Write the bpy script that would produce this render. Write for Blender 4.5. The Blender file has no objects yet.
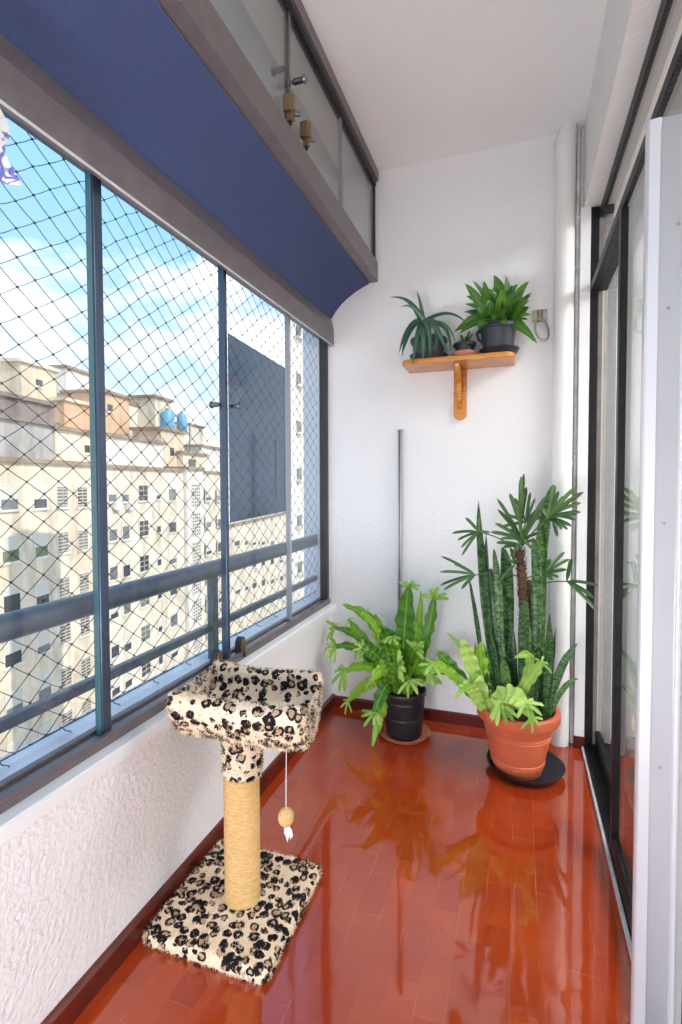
import bpy, bmesh, math, random
from mathutils import Vector, Matrix, noise
random.seed(7)
PI = math.pi
SC = bpy.context.scene
COL = SC.collection

# ------------------------------------------------------------------ camera model
F, CX, CY, HC = 513.05, 341.0, 500.67, 1.15
YAW, PITCH, ROLL = 0.33382794, 0.03439915, -0.00303997
def _axes():
    cy, sy = math.cos(YAW), math.sin(YAW); cp, sp = math.cos(PITCH), math.sin(PITCH)
    d = Vector((-sy*cp, cy*cp, -sp)); r = Vector((cy, sy, 0)); u = r.cross(d)
    cr, sr = math.cos(ROLL), math.sin(ROLL)
    return cr*r + sr*u, cr*u - sr*r, d
R_, U_, D_ = _axes()
O_ = Vector((0, 0, HC))
def ray(u, v): return R_*((u-CX)/F) + U_*((CY-v)/F) + D_
def on(ax, val, u, v):
    r = ray(u, v); return O_ + r*((val-O_[ax])/r[ax])
def aty(u, v, y): return on(1, y, u, v)

cam = bpy.data.cameras.new('camera'); co = bpy.data.objects.new('camera', cam); COL.objects.link(co)
co.matrix_world = Matrix(((R_.x, U_.x, -D_.x, O_.x), (R_.y, U_.y, -D_.y, O_.y), (R_.z, U_.z, -D_.z, O_.z), (0, 0, 0, 1)))
cam.sensor_fit = 'VERTICAL'; cam.sensor_height = 36; cam.sensor_width = 24
cam.lens = F/1024*36; cam.shift_y = -(512-CY)/1024
cam.clip_start = 0.02; cam.clip_end = 500
SC.camera = co
SC.view_settings.view_transform = 'Standard'; SC.view_settings.look = 'None'
SC.view_settings.gamma = 1; SC.view_settings.use_curve_mapping = False
SC.view_settings.exposure = 0.29

# ------------------------------------------------------------------ materials
class NT:
    def __init__(s, name):
        s.m = bpy.data.materials.new(name); s.m.use_nodes = True
        s.t = s.m.node_tree; s.t.nodes.clear()
        s.out = s.n('ShaderNodeOutputMaterial')
    def n(s, typ, **kw):
        x = s.t.nodes.new(typ)
        for k, v in kw.items(): setattr(x, k, v)
        return x
    def l(s, a, b): s.t.links.new(a, b)
    def bsdf(s, col=(.8, .8, .8), rough=.5, metal=0, spec=.5):
        b = s.n('ShaderNodeBsdfPrincipled')
        b.inputs['Base Color'].default_value = (*col, 1); b.inputs['Roughness'].default_value = rough
        b.inputs['Metallic'].default_value = metal; b.inputs['Specular IOR Level'].default_value = spec
        s.l(b.outputs[0], s.out.inputs[0]); s.b = b
        return b
    def coord(s, kind='Object', scale=(1, 1, 1), loc=(0, 0, 0)):
        tc = s.n('ShaderNodeTexCoord'); mp = s.n('ShaderNodeMapping')
        mp.inputs['Scale'].default_value = scale; mp.inputs['Location'].default_value = loc
        s.l(tc.outputs[kind], mp.inputs[0]); return mp.outputs[0]
    def noise(s, vec, scale, detail=3, rough=.5, dist=0):
        x = s.n('ShaderNodeTexNoise'); x.inputs['Scale'].default_value = scale
        x.inputs['Detail'].default_value = detail; x.inputs['Roughness'].default_value = rough
        x.inputs['Distortion'].default_value = dist
        s.l(vec, x.inputs['Vector']); return x.outputs['Fac']
    def ramp(s, fac, stops, interp='LINEAR'):
        r = s.n('ShaderNodeValToRGB'); r.color_ramp.interpolation = interp
        e = r.color_ramp.elements
        while len(e) < len(stops): e.new(.5)
        for i, (p, c) in enumerate(stops):
            e[i].position = p; e[i].color = (*c, 1) if len(c) == 3 else c
        s.l(fac, r.inputs[0]); return r.outputs[0]
    def math(s, op, a, b=None, c=None):
        x = s.n('ShaderNodeMath', operation=op)
        for i, v in enumerate((a, b, c)):
            if v is None: continue
            if isinstance(v, (int, float)): x.inputs[i].default_value = v
            else: s.l(v, x.inputs[i])
        return x.outputs[0]
    def mix(s, fac, a, b):
        x = s.n('ShaderNodeMix', data_type='RGBA')
        for i, v in ((0, fac), (6, a), (7, b)):
            if isinstance(v, (int, float)): x.inputs[i].default_value = v
            elif isinstance(v, tuple): x.inputs[i].default_value = (*v, 1)
            else: s.l(v, x.inputs[i])
        return x.outputs[2]
    def bump(s, h, strength=.3, dist=.01):
        x = s.n('ShaderNodeBump'); x.inputs['Strength'].default_value = strength; x.inputs['Distance'].default_value = dist
        s.l(h, x.inputs['Height']); s.l(x.outputs[0], s.b.inputs['Normal'])

def simple(name, col, rough=.5, metal=0, spec=.5, bump=None, var=0, vscale=8):
    k = NT(name); k.bsdf(col, rough, metal, spec)
    v = k.coord()
    if var:
        f = k.noise(v, vscale, 4)
        c = k.ramp(f, [(.3, tuple(x*(1-var) for x in col)), (.7, tuple(min(1, x*(1+var)) for x in col))])
        k.l(c, k.b.inputs['Base Color'])
    if bump: k.bump(k.noise(v, bump[0], 3), bump[1], bump[2])
    return k.m

def stucco(name, col, strength=.35, sc=75):
    k = NT(name); k.bsdf(col, .75, 0, .25)
    v = k.coord()
    a = k.noise(v, sc, 3, .55, .6)
    vo = k.n('ShaderNodeTexVoronoi', feature='SMOOTH_F1'); vo.inputs['Scale'].default_value = 85
    k.l(v, vo.inputs['Vector'])
    h = k.math('ADD', a, k.math('MULTIPLY', vo.outputs['Distance'], .6))
    k.bump(h, strength, .006)
    f = k.noise(v, 2.5, 4)
    k.l(k.ramp(f, [(.3, tuple(c*.96 for c in col)), (.7, col)]), k.b.inputs['Base Color'])
    return k.m

M = {}
M['wall'] = stucco('white_stucco', (.82, .81, .82), .42)
M['lintel'] = stucco('grey_lintel_paint', (.50, .53, .57), .2)
M['wall_rough'] = stucco('white_worm_stucco', (.82, .80, .81), .55, 88)
M['ceiling'] = stucco('white_ceiling_paint', (.91, .90, .885), .22)
M['beam'] = stucco('white_beam_paint', (.88, .87, .845), .35)
M['sill'] = simple('white_sill_paint', (.80, .80, .81), .3, 0, .5, (30, .05, .004), .03)
M['red_tile'] = simple('dark_red_baseboard', (.105, .013, .009), .2, 0, .5, (18, .08, .004), .25, 10)

def floor_mat():
    k = NT('glossy_red_floor_tiles'); k.bsdf((.4, .05, .01), .1, 0, .5); k.b.inputs['IOR'].default_value = 1.85
    tc = k.n('ShaderNodeTexCoord'); sx = k.n('ShaderNodeSeparateXYZ'); k.l(tc.outputs['Object'], sx.inputs[0])
    cx = k.n('ShaderNodeCombineXYZ')
    k.l(k.math('ADD', sx.outputs[1], 10*.146-1.355), cx.inputs[0]); k.l(k.math('ADD', sx.outputs[0], .0105+20*.0655), cx.inputs[1])
    br = k.n('ShaderNodeTexBrick', offset=.5, squash=1); br.offset_frequency = 2
    br.inputs['Scale'].default_value = 1; br.inputs['Brick Width'].default_value = .146; br.inputs['Row Height'].default_value = .0655
    br.inputs['Mortar Size'].default_value = .0011; br.inputs['Mortar Smooth'].default_value = .3; br.inputs['Bias'].default_value = 0
    br.inputs['Color1'].default_value = (0, 0, 0, 1); br.inputs['Color2'].default_value = (1, 1, 1, 1); br.inputs['Mortar'].default_value = (.5, .5, .5, 1)
    k.l(cx.outputs[0], br.inputs['Vector'])
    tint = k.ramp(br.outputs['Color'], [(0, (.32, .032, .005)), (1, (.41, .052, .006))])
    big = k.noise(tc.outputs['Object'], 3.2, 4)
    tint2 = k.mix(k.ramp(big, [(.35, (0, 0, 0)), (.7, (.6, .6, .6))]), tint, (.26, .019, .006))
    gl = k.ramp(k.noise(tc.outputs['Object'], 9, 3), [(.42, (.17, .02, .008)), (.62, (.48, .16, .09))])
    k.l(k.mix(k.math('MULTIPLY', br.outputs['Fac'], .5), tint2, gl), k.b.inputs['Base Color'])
    k.l(k.ramp(k.noise(tc.outputs['Object'], 6, 4), [(.3, (.02,)*3), (.75, (.07,)*3)]), k.b.inputs['Roughness'])
    h = k.math('SUBTRACT', k.math('MULTIPLY', k.noise(tc.outputs['Object'], 14, 2), .35), k.math('MULTIPLY', br.outputs['Fac'], .12))
    k.bump(h, .13, .01)
    return k.m
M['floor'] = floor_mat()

M['metal'] = simple('taupe_anodised_frame', (.175, .142, .150), .34, .25, .5, (140, .06, .002), .10, 20)
M['metal_blue'] = simple('slate_blue_track', (.075, .11, .19), .28, .4)
M['dark_metal'] = simple('dark_track', (.035, .035, .042), .35, .3)
M['mullion'] = simple('dark_slate_mullion', (.07, .095, .15), .25, .5)
M['mullion_light'] = simple('grey_glazing_seal', (.30, .32, .35), .3, .2)
M['rail'] = simple('grey_blue_railing_paint', (.085, .11, .155), .32, .15, .5, (60, .1, .002), .22, 25)
M['ledge'] = simple('pale_blue_grey_ledge', (.70, .73, .80), .5, 0, .3, (60, .15, .003), .12, 12)
M['outwall'] = stucco('exterior_shade_blue_stucco', (.66, .71, .80), .5)  # the outer end wall's cool shade is mixed into this colour
M['black_steel'] = simple('rough_black_steel_paint', (.006, .006, .008), .42, 0, .25, (110, .8, .004))
M['steel_side'] = simple('brown_grey_steel_edge', (.19, .165, .15), .45, .1, .4, (70, .3, .003), .2, 20)
M['steel_brown'] = simple('dark_brown_steel', (.085, .07, .062), .5, .1, .4, (70, .3, .003), .2, 20)
M['alu'] = simple('brushed_aluminium', (.56, .565, .59), .34, .6, .5, (9, .04, .003), .04, 6)
M['alu_bright'] = simple('polished_aluminium_edge', (.66, .665, .69), .35, .35)
M['screw'] = simple('screw_metal', (.45, .42, .38), .35, .9)
M['pvc'] = simple('white_painted_pipe', (.80, .79, .78), .4, 0, .4, (14, .05, .004), .03)
M['conduit'] = simple('grey_conduit', (.62, .61, .60), .5, 0, .4, (30, .3, .003), .2, 18)
M['pole'] = simple('grey_aluminium_pole', (.33, .34, .36), .35, .5)
M['brass'] = simple('brass_latch', (.36, .25, .14), .30, .9)
M['chrome'] = simple('dark_chrome_knob', (.22, .22, .23), .22, .9)
M['black_plastic'] = simple('black_plastic', (.018, .018, .024), .38, 0, .5, (40, .05, .002))
M['blue_plastic'] = simple('dark_blue_grey_plastic', (.035, .042, .062), .35, 0, .5)
M['terracotta'] = simple('terracotta_plastic', (.60, .135, .062), .42, 0, .4, (40, .08, .002), .10, 9)
M['clay'] = simple('terracotta_saucer', (.62, .19, .12), .5, 0, .4, None, .12, 14)
M['pink_clay'] = simple('pink_clay_saucer', (.55, .22, .17), .5, 0, .4)
M['soil'] = simple('dark_potting_soil', (.035, .022, .015), .95, 0, .1, (120, .9, .01), .5, 60)
M['trunk'] = simple('fibrous_brown_trunk', (.12, .065, .045), .9, 0, .1, (160, .9, .008), .45, 70)
M['net'] = simple('dark_net_cord', (.035, .04, .05), .7)
M['wire'] = simple('steel_wire', (.12, .13, .15), .5, .4)
M['string'] = simple('pale_string', (.72, .70, .68), .8)
M['feather'] = simple('white_feather', (.78, .74, .70), .9)
M['room_wall'] = simple('interior_wall_paint', (.74, .73, .71), .7)
M['room_floor'] = simple('interior_parquet', (.20, .085, .04), .3, 0, .5, None, .25, 8)
M['bulb'] = None

def blue_mat():
    k = NT('blue_awning_fabric'); k.bsdf((.05, .07, .16), .8, 0, .2)
    v = k.coord()
    f = k.noise(v, 420, 2)
    k.l(k.ramp(f, [(.3, (.052, .070, .165)), (.7, (.080, .106, .225))]), k.b.inputs['Base Color'])
    k.bump(f, .25, .002); return k.m
M['blue'] = blue_mat()

def wood_mat():
    k = NT('varnished_orange_wood'); k.bsdf((.6, .25, .05), .22, 0, .5)
    v = k.coord('Object', (3, 30, 30))
    f = k.noise(v, 2.2, 5, .6, 1.2)
    k.l(k.ramp(f, [(.25, (.36, .115, .016)), (.55, (.62, .24, .035)), (.8, (.70, .31, .06))]), k.b.inputs['Base Color'])
    return k.m
M['wood'] = wood_mat()

def sisal_mat():
    k = NT('sisal_rope'); k.bsdf((.6, .4, .2), .85, 0, .15)
    v = k.coord('Object', (.45, .45, 5))
    f = k.noise(v, 120, 3, .7)
    k.l(k.ramp(f, [(.25, (.48, .27, .095)), (.6, (.76, .50, .22)), (.85, (.84, .62, .34))]), k.b.inputs['Base Color'])
    k.bump(f, .6, .003); return k.m
M['sisal'] = sisal_mat()

def leopard_mat():
    k = NT('leopard_print_plush'); k.bsdf((.7, .5, .3), .9, 0, .1)
    v = k.coord()
    nz = k.n('ShaderNodeTexNoise'); nz.inputs['Scale'].default_value = 45; nz.inputs['Detail'].default_value = 2
    k.l(v, nz.inputs['Vector'])
    vm = k.n('ShaderNodeVectorMath', operation='MULTIPLY_ADD')
    k.l(nz.outputs['Color'], vm.inputs[0]); vm.inputs[1].default_value = (.016,)*3; k.l(v, vm.inputs[2])
    vo = k.n('ShaderNodeTexVoronoi', feature='F1'); vo.inputs['Scale'].default_value = 37; vo.inputs['Randomness'].default_value = .72
    k.l(vm.outputs[0], vo.inputs['Vector'])
    d = vo.outputs['Distance']
    sc = k.n('ShaderNodeSeparateColor'); k.l(vo.outputs['Color'], sc.inputs[0])
    # ring between .22 and .48, broken up by noise; a few cells are solid spots
    outer = k.math('LESS_THAN', d, k.math('ADD', k.math('MULTIPLY', sc.outputs[0], .14), .42))
    inner = k.math('GREATER_THAN', d, k.math('MULTIPLY', sc.outputs[1], .32))
    brk = k.math('GREATER_THAN', k.noise(v, 62, 2), .41)
    ring = k.math('MULTIPLY', k.math('MULTIPLY', outer, inner), brk)
    core = k.math('MULTIPLY', outer, k.math('SUBTRACT', 1, ring))
    soft = k.noise(v, 260, 2)
    base = k.ramp(soft, [(.3, (.80, .60, .42)), (.7, (.95, .82, .66))])
    c1 = k.mix(k.math('MULTIPLY', core, .7), base, (.45, .25, .12))
    c2 = k.mix(ring, c1, (.020, .016, .018))
    k.l(c2, k.b.inputs['Base Color'])
    return k.m
M['leopard'] = leopard_mat()

def leaf_mat(name, dark, light, rough=.35, kind='plain', trans=.25):
    """UV: x = across the blade (0..1) + 10 * leaf number, y = along the blade (0..1)"""
    k = NT(name); k.bsdf(light, rough, 0, .4)
    tc = k.n('ShaderNodeTexCoord'); sx = k.n('ShaderNodeSeparateXYZ'); k.l(tc.outputs['UV'], sx.inputs[0])
    leafno = k.math('FLOOR', k.math('MULTIPLY', sx.outputs[0], .1))
    across = k.math('SUBTRACT', sx.outputs[0], k.math('MULTIPLY', leafno, 10))
    wn = k.n('ShaderNodeTexWhiteNoise', noise_dimensions='1D'); k.l(leafno, wn.inputs['W'])
    if kind == 'band':
        cx = k.n('ShaderNodeCombineXYZ'); k.l(k.math('MULTIPLY', across, 1.3), cx.inputs[0])
        k.l(k.math('MULTIPLY', sx.outputs[1], 34), cx.inputs[1]); k.l(k.math('MULTIPLY', leafno, 3.7), cx.inputs[2])
        f = k.noise(cx.outputs[0], 1.6, 3, .6, .8)
        c = k.ramp(f, [(.42, dark), (.50, tuple(.6*a+.4*b for a, b in zip(dark, light))), (.62, light)])
        vv = k.ramp(wn.outputs[0], [(0, (.55, .60, .62)), (.55, (1, 1, 1)), (1, (1.75, 1.6, 1.1))])
        mm = k.n('ShaderNodeMix', data_type='RGBA', blend_type='MULTIPLY'); mm.inputs[0].default_value = 1; k.l(c, mm.inputs[6]); k.l(vv, mm.inputs[7]); c = mm.outputs[2]
    else:
        f = k.noise(tc.outputs['Object'], 22, 3)
        g = k.math('ADD', k.math('MULTIPLY', wn.outputs[0], .75), k.math('MULTIPLY', f, .35))
        c = k.ramp(g, [(.15, dark), (.95, light)])
        # midrib
        mid = k.math('LESS_THAN', k.math('ABSOLUTE', k.math('SUBTRACT', across, .5)), .045)
        c = k.mix(k.math('MULTIPLY', mid, .35), c, tuple(min(1, x*1.4+.03) for x in light))
    k.l(c, k.b.inputs['Base Color'])
    tr = k.n('ShaderNodeBsdfTranslucent'); k.l(c, tr.inputs[0])
    mx = k.n('ShaderNodeMixShader'); mx.inputs[0].default_value = trans
    k.l(k.b.outputs[0], mx.inputs[1]); k.l(tr.outputs[0], mx.inputs[2]); k.l(mx.outputs[0], k.out.inputs[0])
    return k.m
M['fern'] = leaf_mat('bright_green_fern_leaf', (.045, .18, .012), (.33, .60, .04))
M['fern_pale'] = leaf_mat('pale_green_crested_leaf', (.20, .42, .05), (.50, .68, .16))
M['snake'] = leaf_mat('banded_snake_plant_leaf', (.016, .060, .022), (.125, .265, .085), .35, 'band', .08)
M['palm'] = leaf_mat('dark_green_palm_leaflet', (.022, .070, .022), (.095, .19, .05), .35, 'plain', .15)
M['aloe'] = leaf_mat('grey_green_aloe_leaf', (.030, .095, .065), (.10, .21, .12), .35, 'plain', .1)
M['broad'] = leaf_mat('glossy_broad_leaf', (.020, .085, .014), (.13, .30, .04), .25, 'plain', .15)

def glass_mat(name, tint, f0=.04, boost=1.0):
    k = NT(name)
    lw = k.n('ShaderNodeLayerWeight'); lw.inputs['Blend'].default_value = .5
    f = k.math('ADD', k.math('MULTIPLY', k.math('POWER', lw.outputs['Facing'], 5), boost*(1-f0)), f0)
    t = k.n('ShaderNodeBsdfTransparent'); t.inputs[0].default_value = (*tint, 1)
    g = k.n('ShaderNodeBsdfGlossy'); g.inputs['Roughness'].default_value = .0; g.inputs[0].default_value = (1, 1, 1, 1)
    mx = k.n('ShaderNodeMixShader'); k.l(f, mx.inputs[0]); k.l(t.outputs[0], mx.inputs[1]); k.l(g.outputs[0], mx.inputs[2])
    k.l(mx.outputs[0], k.out.inputs[0]); return k.m
M['glass'] = glass_mat('clear_glass', (.985, .992, .99), .025, .75)
M['door_glass'] = glass_mat('door_glass', (.93, .95, .94), .04)
M['glass_edge'] = simple('green_glass_edge', (.05, .13, .15), .15)

# ------------------------------------------------------------------ mesh helpers
def world(o):
    m = o.matrix_basis.copy()
    return world(o.parent) @ o.matrix_parent_inverse @ m if o.parent else m

class MB:
    def __init__(s): s.v = []; s.f = []; s.uv = []; s.mi = []
    def add(s, vs, fs, uvs=None, mi=0):
        o = len(s.v); s.v += [tuple(p) for p in vs]
        for q in fs:
            s.f.append([i+o for i in q]); s.mi.append(mi)
            s.uv.append([uvs[i] for i in q] if uvs else [(0, 0)]*len(q))
    def box(s, x0, x1, y0, y1, z0, z1, mi=0):
        v = [(x, y, z) for x in (x0, x1) for y in (y0, y1) for z in (z0, z1)]
        s.add(v, [(0, 1, 3, 2), (4, 6, 7, 5), (0, 4, 5, 1), (2, 3, 7, 6), (0, 2, 6, 4), (1, 5, 7, 3)], None, mi)
    def prism(s, prof, y0, y1, axis=1, mi=0):
        """extrude a closed 2-D profile (x, z) along y (axis 1), or (x, y) along z (axis 2), or (y, z) along x (axis 0)"""
        def P(a, b, t): return (a, t, b) if axis == 1 else ((a, b, t) if axis == 2 else (t, a, b))
        n = len(prof)
        v = [P(a, b, y0) for a, b in prof] + [P(a, b, y1) for a, b in prof]
        f = [(i, (i+1) % n, n+(i+1) % n, n+i) for i in range(n)] + [tuple(range(n))[::-1], tuple(range(n, 2*n))]
        s.add(v, f, None, mi)
    def tube(s, pts, rad, seg=8, caps=True, mi=0):
        pts = [Vector(p) for p in pts]; n = len(pts)
        rr = rad if isinstance(rad, (list, tuple)) else [rad]*n
        vs = []; ref = None
        for i, p in enumerate(pts):
            t = (pts[min(i+1, n-1)]-pts[max(i-1, 0)]).normalized()
            if ref is None:
                ref = t.orthogonal().normalized()
            ref = (ref - t*ref.dot(t))
            if ref.length < 1e-6: ref = t.orthogonal()
            ref.normalize(); b = t.cross(ref)
            for k in range(seg):
                a = 2*PI*k/seg; vs.append(p + (ref*math.cos(a)+b*math.sin(a))*rr[i])
        fs = [(i*seg+k, i*seg+(k+1) % seg, (i+1)*seg+(k+1) % seg, (i+1)*seg+k) for i in range(n-1) for k in range(seg)]
        if caps: fs += [tuple(range(seg))[::-1], tuple(range((n-1)*seg, n*seg))]
        s.add(vs, fs, None, mi)
    def lathe(s, prof, c=(0, 0, 0), seg=40, mi=0):
        n = len(prof); vs = []
        for r, z in prof:
            for k in range(seg):
                a = 2*PI*k/seg; vs.append((c[0]+r*math.cos(a), c[1]+r*math.sin(a), c[2]+z))
        fs = [(i*seg+k, i*seg+(k+1) % seg, (i+1)*seg+(k+1) % seg, (i+1)*seg+k) for i in range(n-1) for k in range(seg)]
        if prof[0][0] > 1e-6: fs.append(tuple(range(seg))[::-1])
        if prof[-1][0] > 1e-6: fs.append(tuple(range((n-1)*seg, n*seg)))
        s.add(vs, fs, None, mi)
    def ball(s, c, r, seg=16, rings=10, sz=1, mi=0):
        s.lathe([(max(1e-7, r*math.sin(PI*i/rings)), -r*sz*math.cos(PI*i/rings)) for i in range(rings+1)], c, seg, mi)
    def build(s, name, mat, parent=None, smooth=False, bevel=0, loc=None, auto=None):
        me = bpy.data.meshes.new(name); off = Vector(loc) if loc is not None else None
        vs = [Vector(v)-off for v in s.v] if off is not None else s.v
        me.from_pydata(vs, [], s.f)
        for m in (mat if isinstance(mat, (list, tuple)) else [mat]): me.materials.append(m)
        ul = me.uv_layers.new(name='UVMap')
        i = 0
        for q in s.uv:
            for c in q: ul.data[i].uv = c; i += 1
        for p, mi in zip(me.polygons, s.mi): p.material_index = mi; p.use_smooth = smooth
        me.update()
        bm = bmesh.new(); bm.from_mesh(me); bmesh.ops.recalc_face_normals(bm, faces=bm.faces); bm.to_mesh(me); bm.free()
        if smooth and auto: me.set_sharp_from_angle(angle=math.radians(auto))
        o = bpy.data.objects.new(name, me); COL.objects.link(o)
        if off is not None: o.location = off
        if bevel:
            b = o.modifiers.new('bevel', 'BEVEL'); b.width = bevel; b.segments = 3; b.limit_method = 'ANGLE'; b.angle_limit = math.radians(40)
        if parent:
            o.parent = parent
            o.matrix_parent_inverse = world(parent).inverted()
        return o

def tag(o, label=None, cat=None, group=None, kind=None):
    for k, v in (('label', label), ('category', cat), ('group', group), ('kind', kind)):
        if v: o[k] = v
    return o
def empty(name, loc, rz=0):
    o = bpy.data.objects.new(name, None); o.empty_display_size = .05
    o.location = loc; o.rotation_euler = (0, 0, rz); COL.objects.link(o); return o
def bez(p, n):
    p = [Vector(q) for q in p]; out = []
    for i in range(n+1):
        t = i/n; q = p[:]
        while len(q) > 1: q = [q[j].lerp(q[j+1], t) for j in range(len(q)-1)]
        out.append(q[0])
    return out

LEAFNO = [0]
def leaf(mb, pts, width, prof, nrm, n=14, fold=.25, wave=0, waves=4, ruffle=0, thick=0, twist=0, across=4):
    """a blade along a Bezier spine; prof(t) = relative half width, nrm = the way its face looks"""
    LEAFNO[0] += 1; k0 = LEAFNO[0]*10
    sp = bez(pts, n); nrm = Vector(nrm)
    ph = random.random()*6.3
    rows = []; uvs = []
    for i, p in enumerate(sp):
        t = i/n; T = (sp[min(i+1, n)]-sp[max(i-1, 0)]).normalized()
        side = T.cross(nrm)
        if side.length < 1e-4: side = T.orthogonal()
        side.normalize()
        if twist: side = Matrix.Rotation(twist*t, 3, T) @ side
        N = side.cross(T)
        w = width*.5*prof(t)
        for j in range(across+1):
            a = 2*j/across-1
            ww = w*(1+wave*math.sin(waves*2*PI*t+ph+(1.7 if a < 0 else 0))*abs(a))
            z = abs(a)*fold*w + ruffle*width*abs(a)*math.sin(waves*2*PI*t*1.3+ph*2+a)
            rows.append(p+side*a*ww+N*z); uvs.append((k0+.5+.5*a, t))
    m = across+1
    fs = [(i*m+j, i*m+j+1, (i+1)*m+j+1, (i+1)*m+j) for i in range(n) for j in range(across)]
    if thick:
        nb = len(rows); back = []
        for i in range(n+1):
            T = (sp[min(i+1, n)]-sp[max(i-1, 0)]).normalized(); side = T.cross(nrm).normalized(); N = side.cross(T)
            for j in range(m):
                a = 2*j/across-1
                back.append(rows[i*m+j]-N*thick*(1-.75*a*a)*max(.15, prof(i/n)))
        rows2 = rows+back; uv2 = uvs+uvs
        fs2 = fs+[tuple(x+nb for x in q[::-1]) for q in fs]
        for i in range(n):
            fs2 += [(i*m, (i+1)*m, nb+(i+1)*m, nb+i*m), (i*m+m-1, nb+i*m+m-1, nb+(i+1)*m+m-1, (i+1)*m+m-1)]
        mb.add(rows2, fs2, uv2)
    else: mb.add(rows, fs, uvs)
    return sp
def P_strap(t): return min(1, .35+2.2*t)*(1 if t < .72 else max(.02, 1-((t-.72)/.28)**2.0))
def P_sword(t): return min(1, .62+.9*t)*(1 if t < .55 else max(.02, 1-((t-.55)/.45)**1.7))
def P_lance(t): return max(.03, math.sin(PI*min(1, .10+.90*t))**.8)
def P_aloe(t): return max(.03, (1-t)**.62)
def P_pet(t): return 1.0
def P_finger(t): return min(1, .25+3*t)*(1 if t < .8 else max(.15, 1-((t-.8)/.2)**2*.8))

def fur(mb_faces, verts, count, length, droop=.3, seed=1):
    """blades of pile standing on a surface given as triangles/quads"""
    rnd = random.Random(seed); out = MB(); tris = []; tot = 0
    for q in mb_faces:
        for a in range(1, len(q)-1):
            A, B, C = (Vector(verts[q[0]]), Vector(verts[q[a]]), Vector(verts[q[a+1]]))
            n = (B-A).cross(C-A); ar = n.length/2
            if ar > 1e-10: tot += ar; tris.append((tot, A, B, C, n.normalized()))
    import bisect
    keys = [t[0] for t in tris]
    for _ in range(count):
        _, A, B, C, n = tris[min(len(tris)-1, bisect.bisect(keys, rnd.random()*tot))]
        a, b = rnd.random(), rnd.random()
        if a+b > 1: a, b = 1-a, 1-b
        p = A+(B-A)*a+(C-A)*b
        d = (n+Vector((rnd.uniform(-1, 1), rnd.uniform(-1, 1), rnd.uniform(-1, .6)))*.55).normalized()
        s = d.cross(Vector((rnd.uniform(-1, 1), rnd.uniform(-1, 1), rnd.uniform(-1, 1)))).normalized()*.0011
        L = length*rnd.uniform(.6, 1.15)
        q = p-n*.001
        out.add([q-s, q+s, q+d*L], [(0, 1, 2)])
    return out

# ------------------------------------------------------------------ the room shell
YB = 2.465; YO = 2.69; YN = -.75; XL = -.905; XR = .27; ZC = 2.66
def struct(name, mb, mat, **kw): return tag(mb.build(name, mat, **kw), kind='structure')
b = MB(); b.box(-1.1, XR, YN, YB+.2, -.12, 0); struct('floor', b, M['floor'])
b = MB(); b.box(XL-.20, XL, YN, YB, 0, .489); b.box(-1.105, -.985, YB, YO, -.12, .489); struct('wall_left', b, M['wall_rough'])
b = MB(); b.box(-.985, .6, YB, YB+.2, 0, 2.86); struct('wall_back', b, M['wall'])
b = MB(); b.box(-.835, 3.9, YN, YB, ZC, ZC+.25); struct('ceiling', b, M['ceiling'])
b = MB(); b.box(-1.02, -.835, YN, YB, 2.105, ZC+.25); b.box(-1.02, -.93, YN, YB, 1.978, 2.105); struct('wall_lintel', b, M['lintel'])
b = MB(); b.box(.249, .46, YN, YB, 2.30, ZC); struct('wall_right', b, M['beam'])
b = MB(); b.box(.236, .275, 2.40, YB, 0, 2.30); struct('trim_1', b, M['wall'])
# sill slab with a rounded nose
b = MB(); b.prism([(-.883, .494), (-.883, .522), (-.887, .527), (-.913, .530), (-.98, .530), (-.98, .494)], YN, YB)
struct('trim_sill', b, M['sill'])
b = MB(); b.prism([(XL, 0), (XL+.016, 0), (XL+.016, .052), (XL+.010, .060), (XL, .060)], YN, YB); struct('baseboard_left', b, M['red_tile'])
b = MB(); b.prism([(YB, 0), (YB-.016, 0), (YB-.016, .045), (YB-.010, .053), (YB, .053)], XL+.016, .232, axis=0); struct('baseboard_back', b, M['red_tile'])
b = MB(); b.box(.232, .279, 2.393, 2.40, 0, .052); struct('baseboard_right', b, M['red_tile'])
# outer parapet cap between the glazing and the net
b = MB(); b.box(-1.105, -.98, YN, YB, .489, .53); b.box(-1.105, -.985, YB, YO, .489, .53); struct('trim_ledge', b, M['ledge'])
# outward face of the end wall, its bluish shade put into the colour
b = MB(); b.box(-1.157, -.90, YO, YO+.25, -1, 3.2); struct('wall_outer', b, M['outwall'])

# blue awning fabric stretched from the header up to the rail of the upper glazing
ar = [(-.905, 1.972), (-.878, 2.012), (-.845, 2.046), (-.81, 2.073), (-.77, 2.097), (-.735, 2.114), (-.703, 2.127)]
b = MB(); b.prism([(x, z) for x, z in ar]+[(x-.004, z+.006) for x, z in ar[::-1]], YN, YB-.006)
aw = b.build('awning_fabric', M['blue'], smooth=True, auto=30)
tag(aw, 'blue fabric awning stretched above the balcony windows', 'awning')

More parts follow.
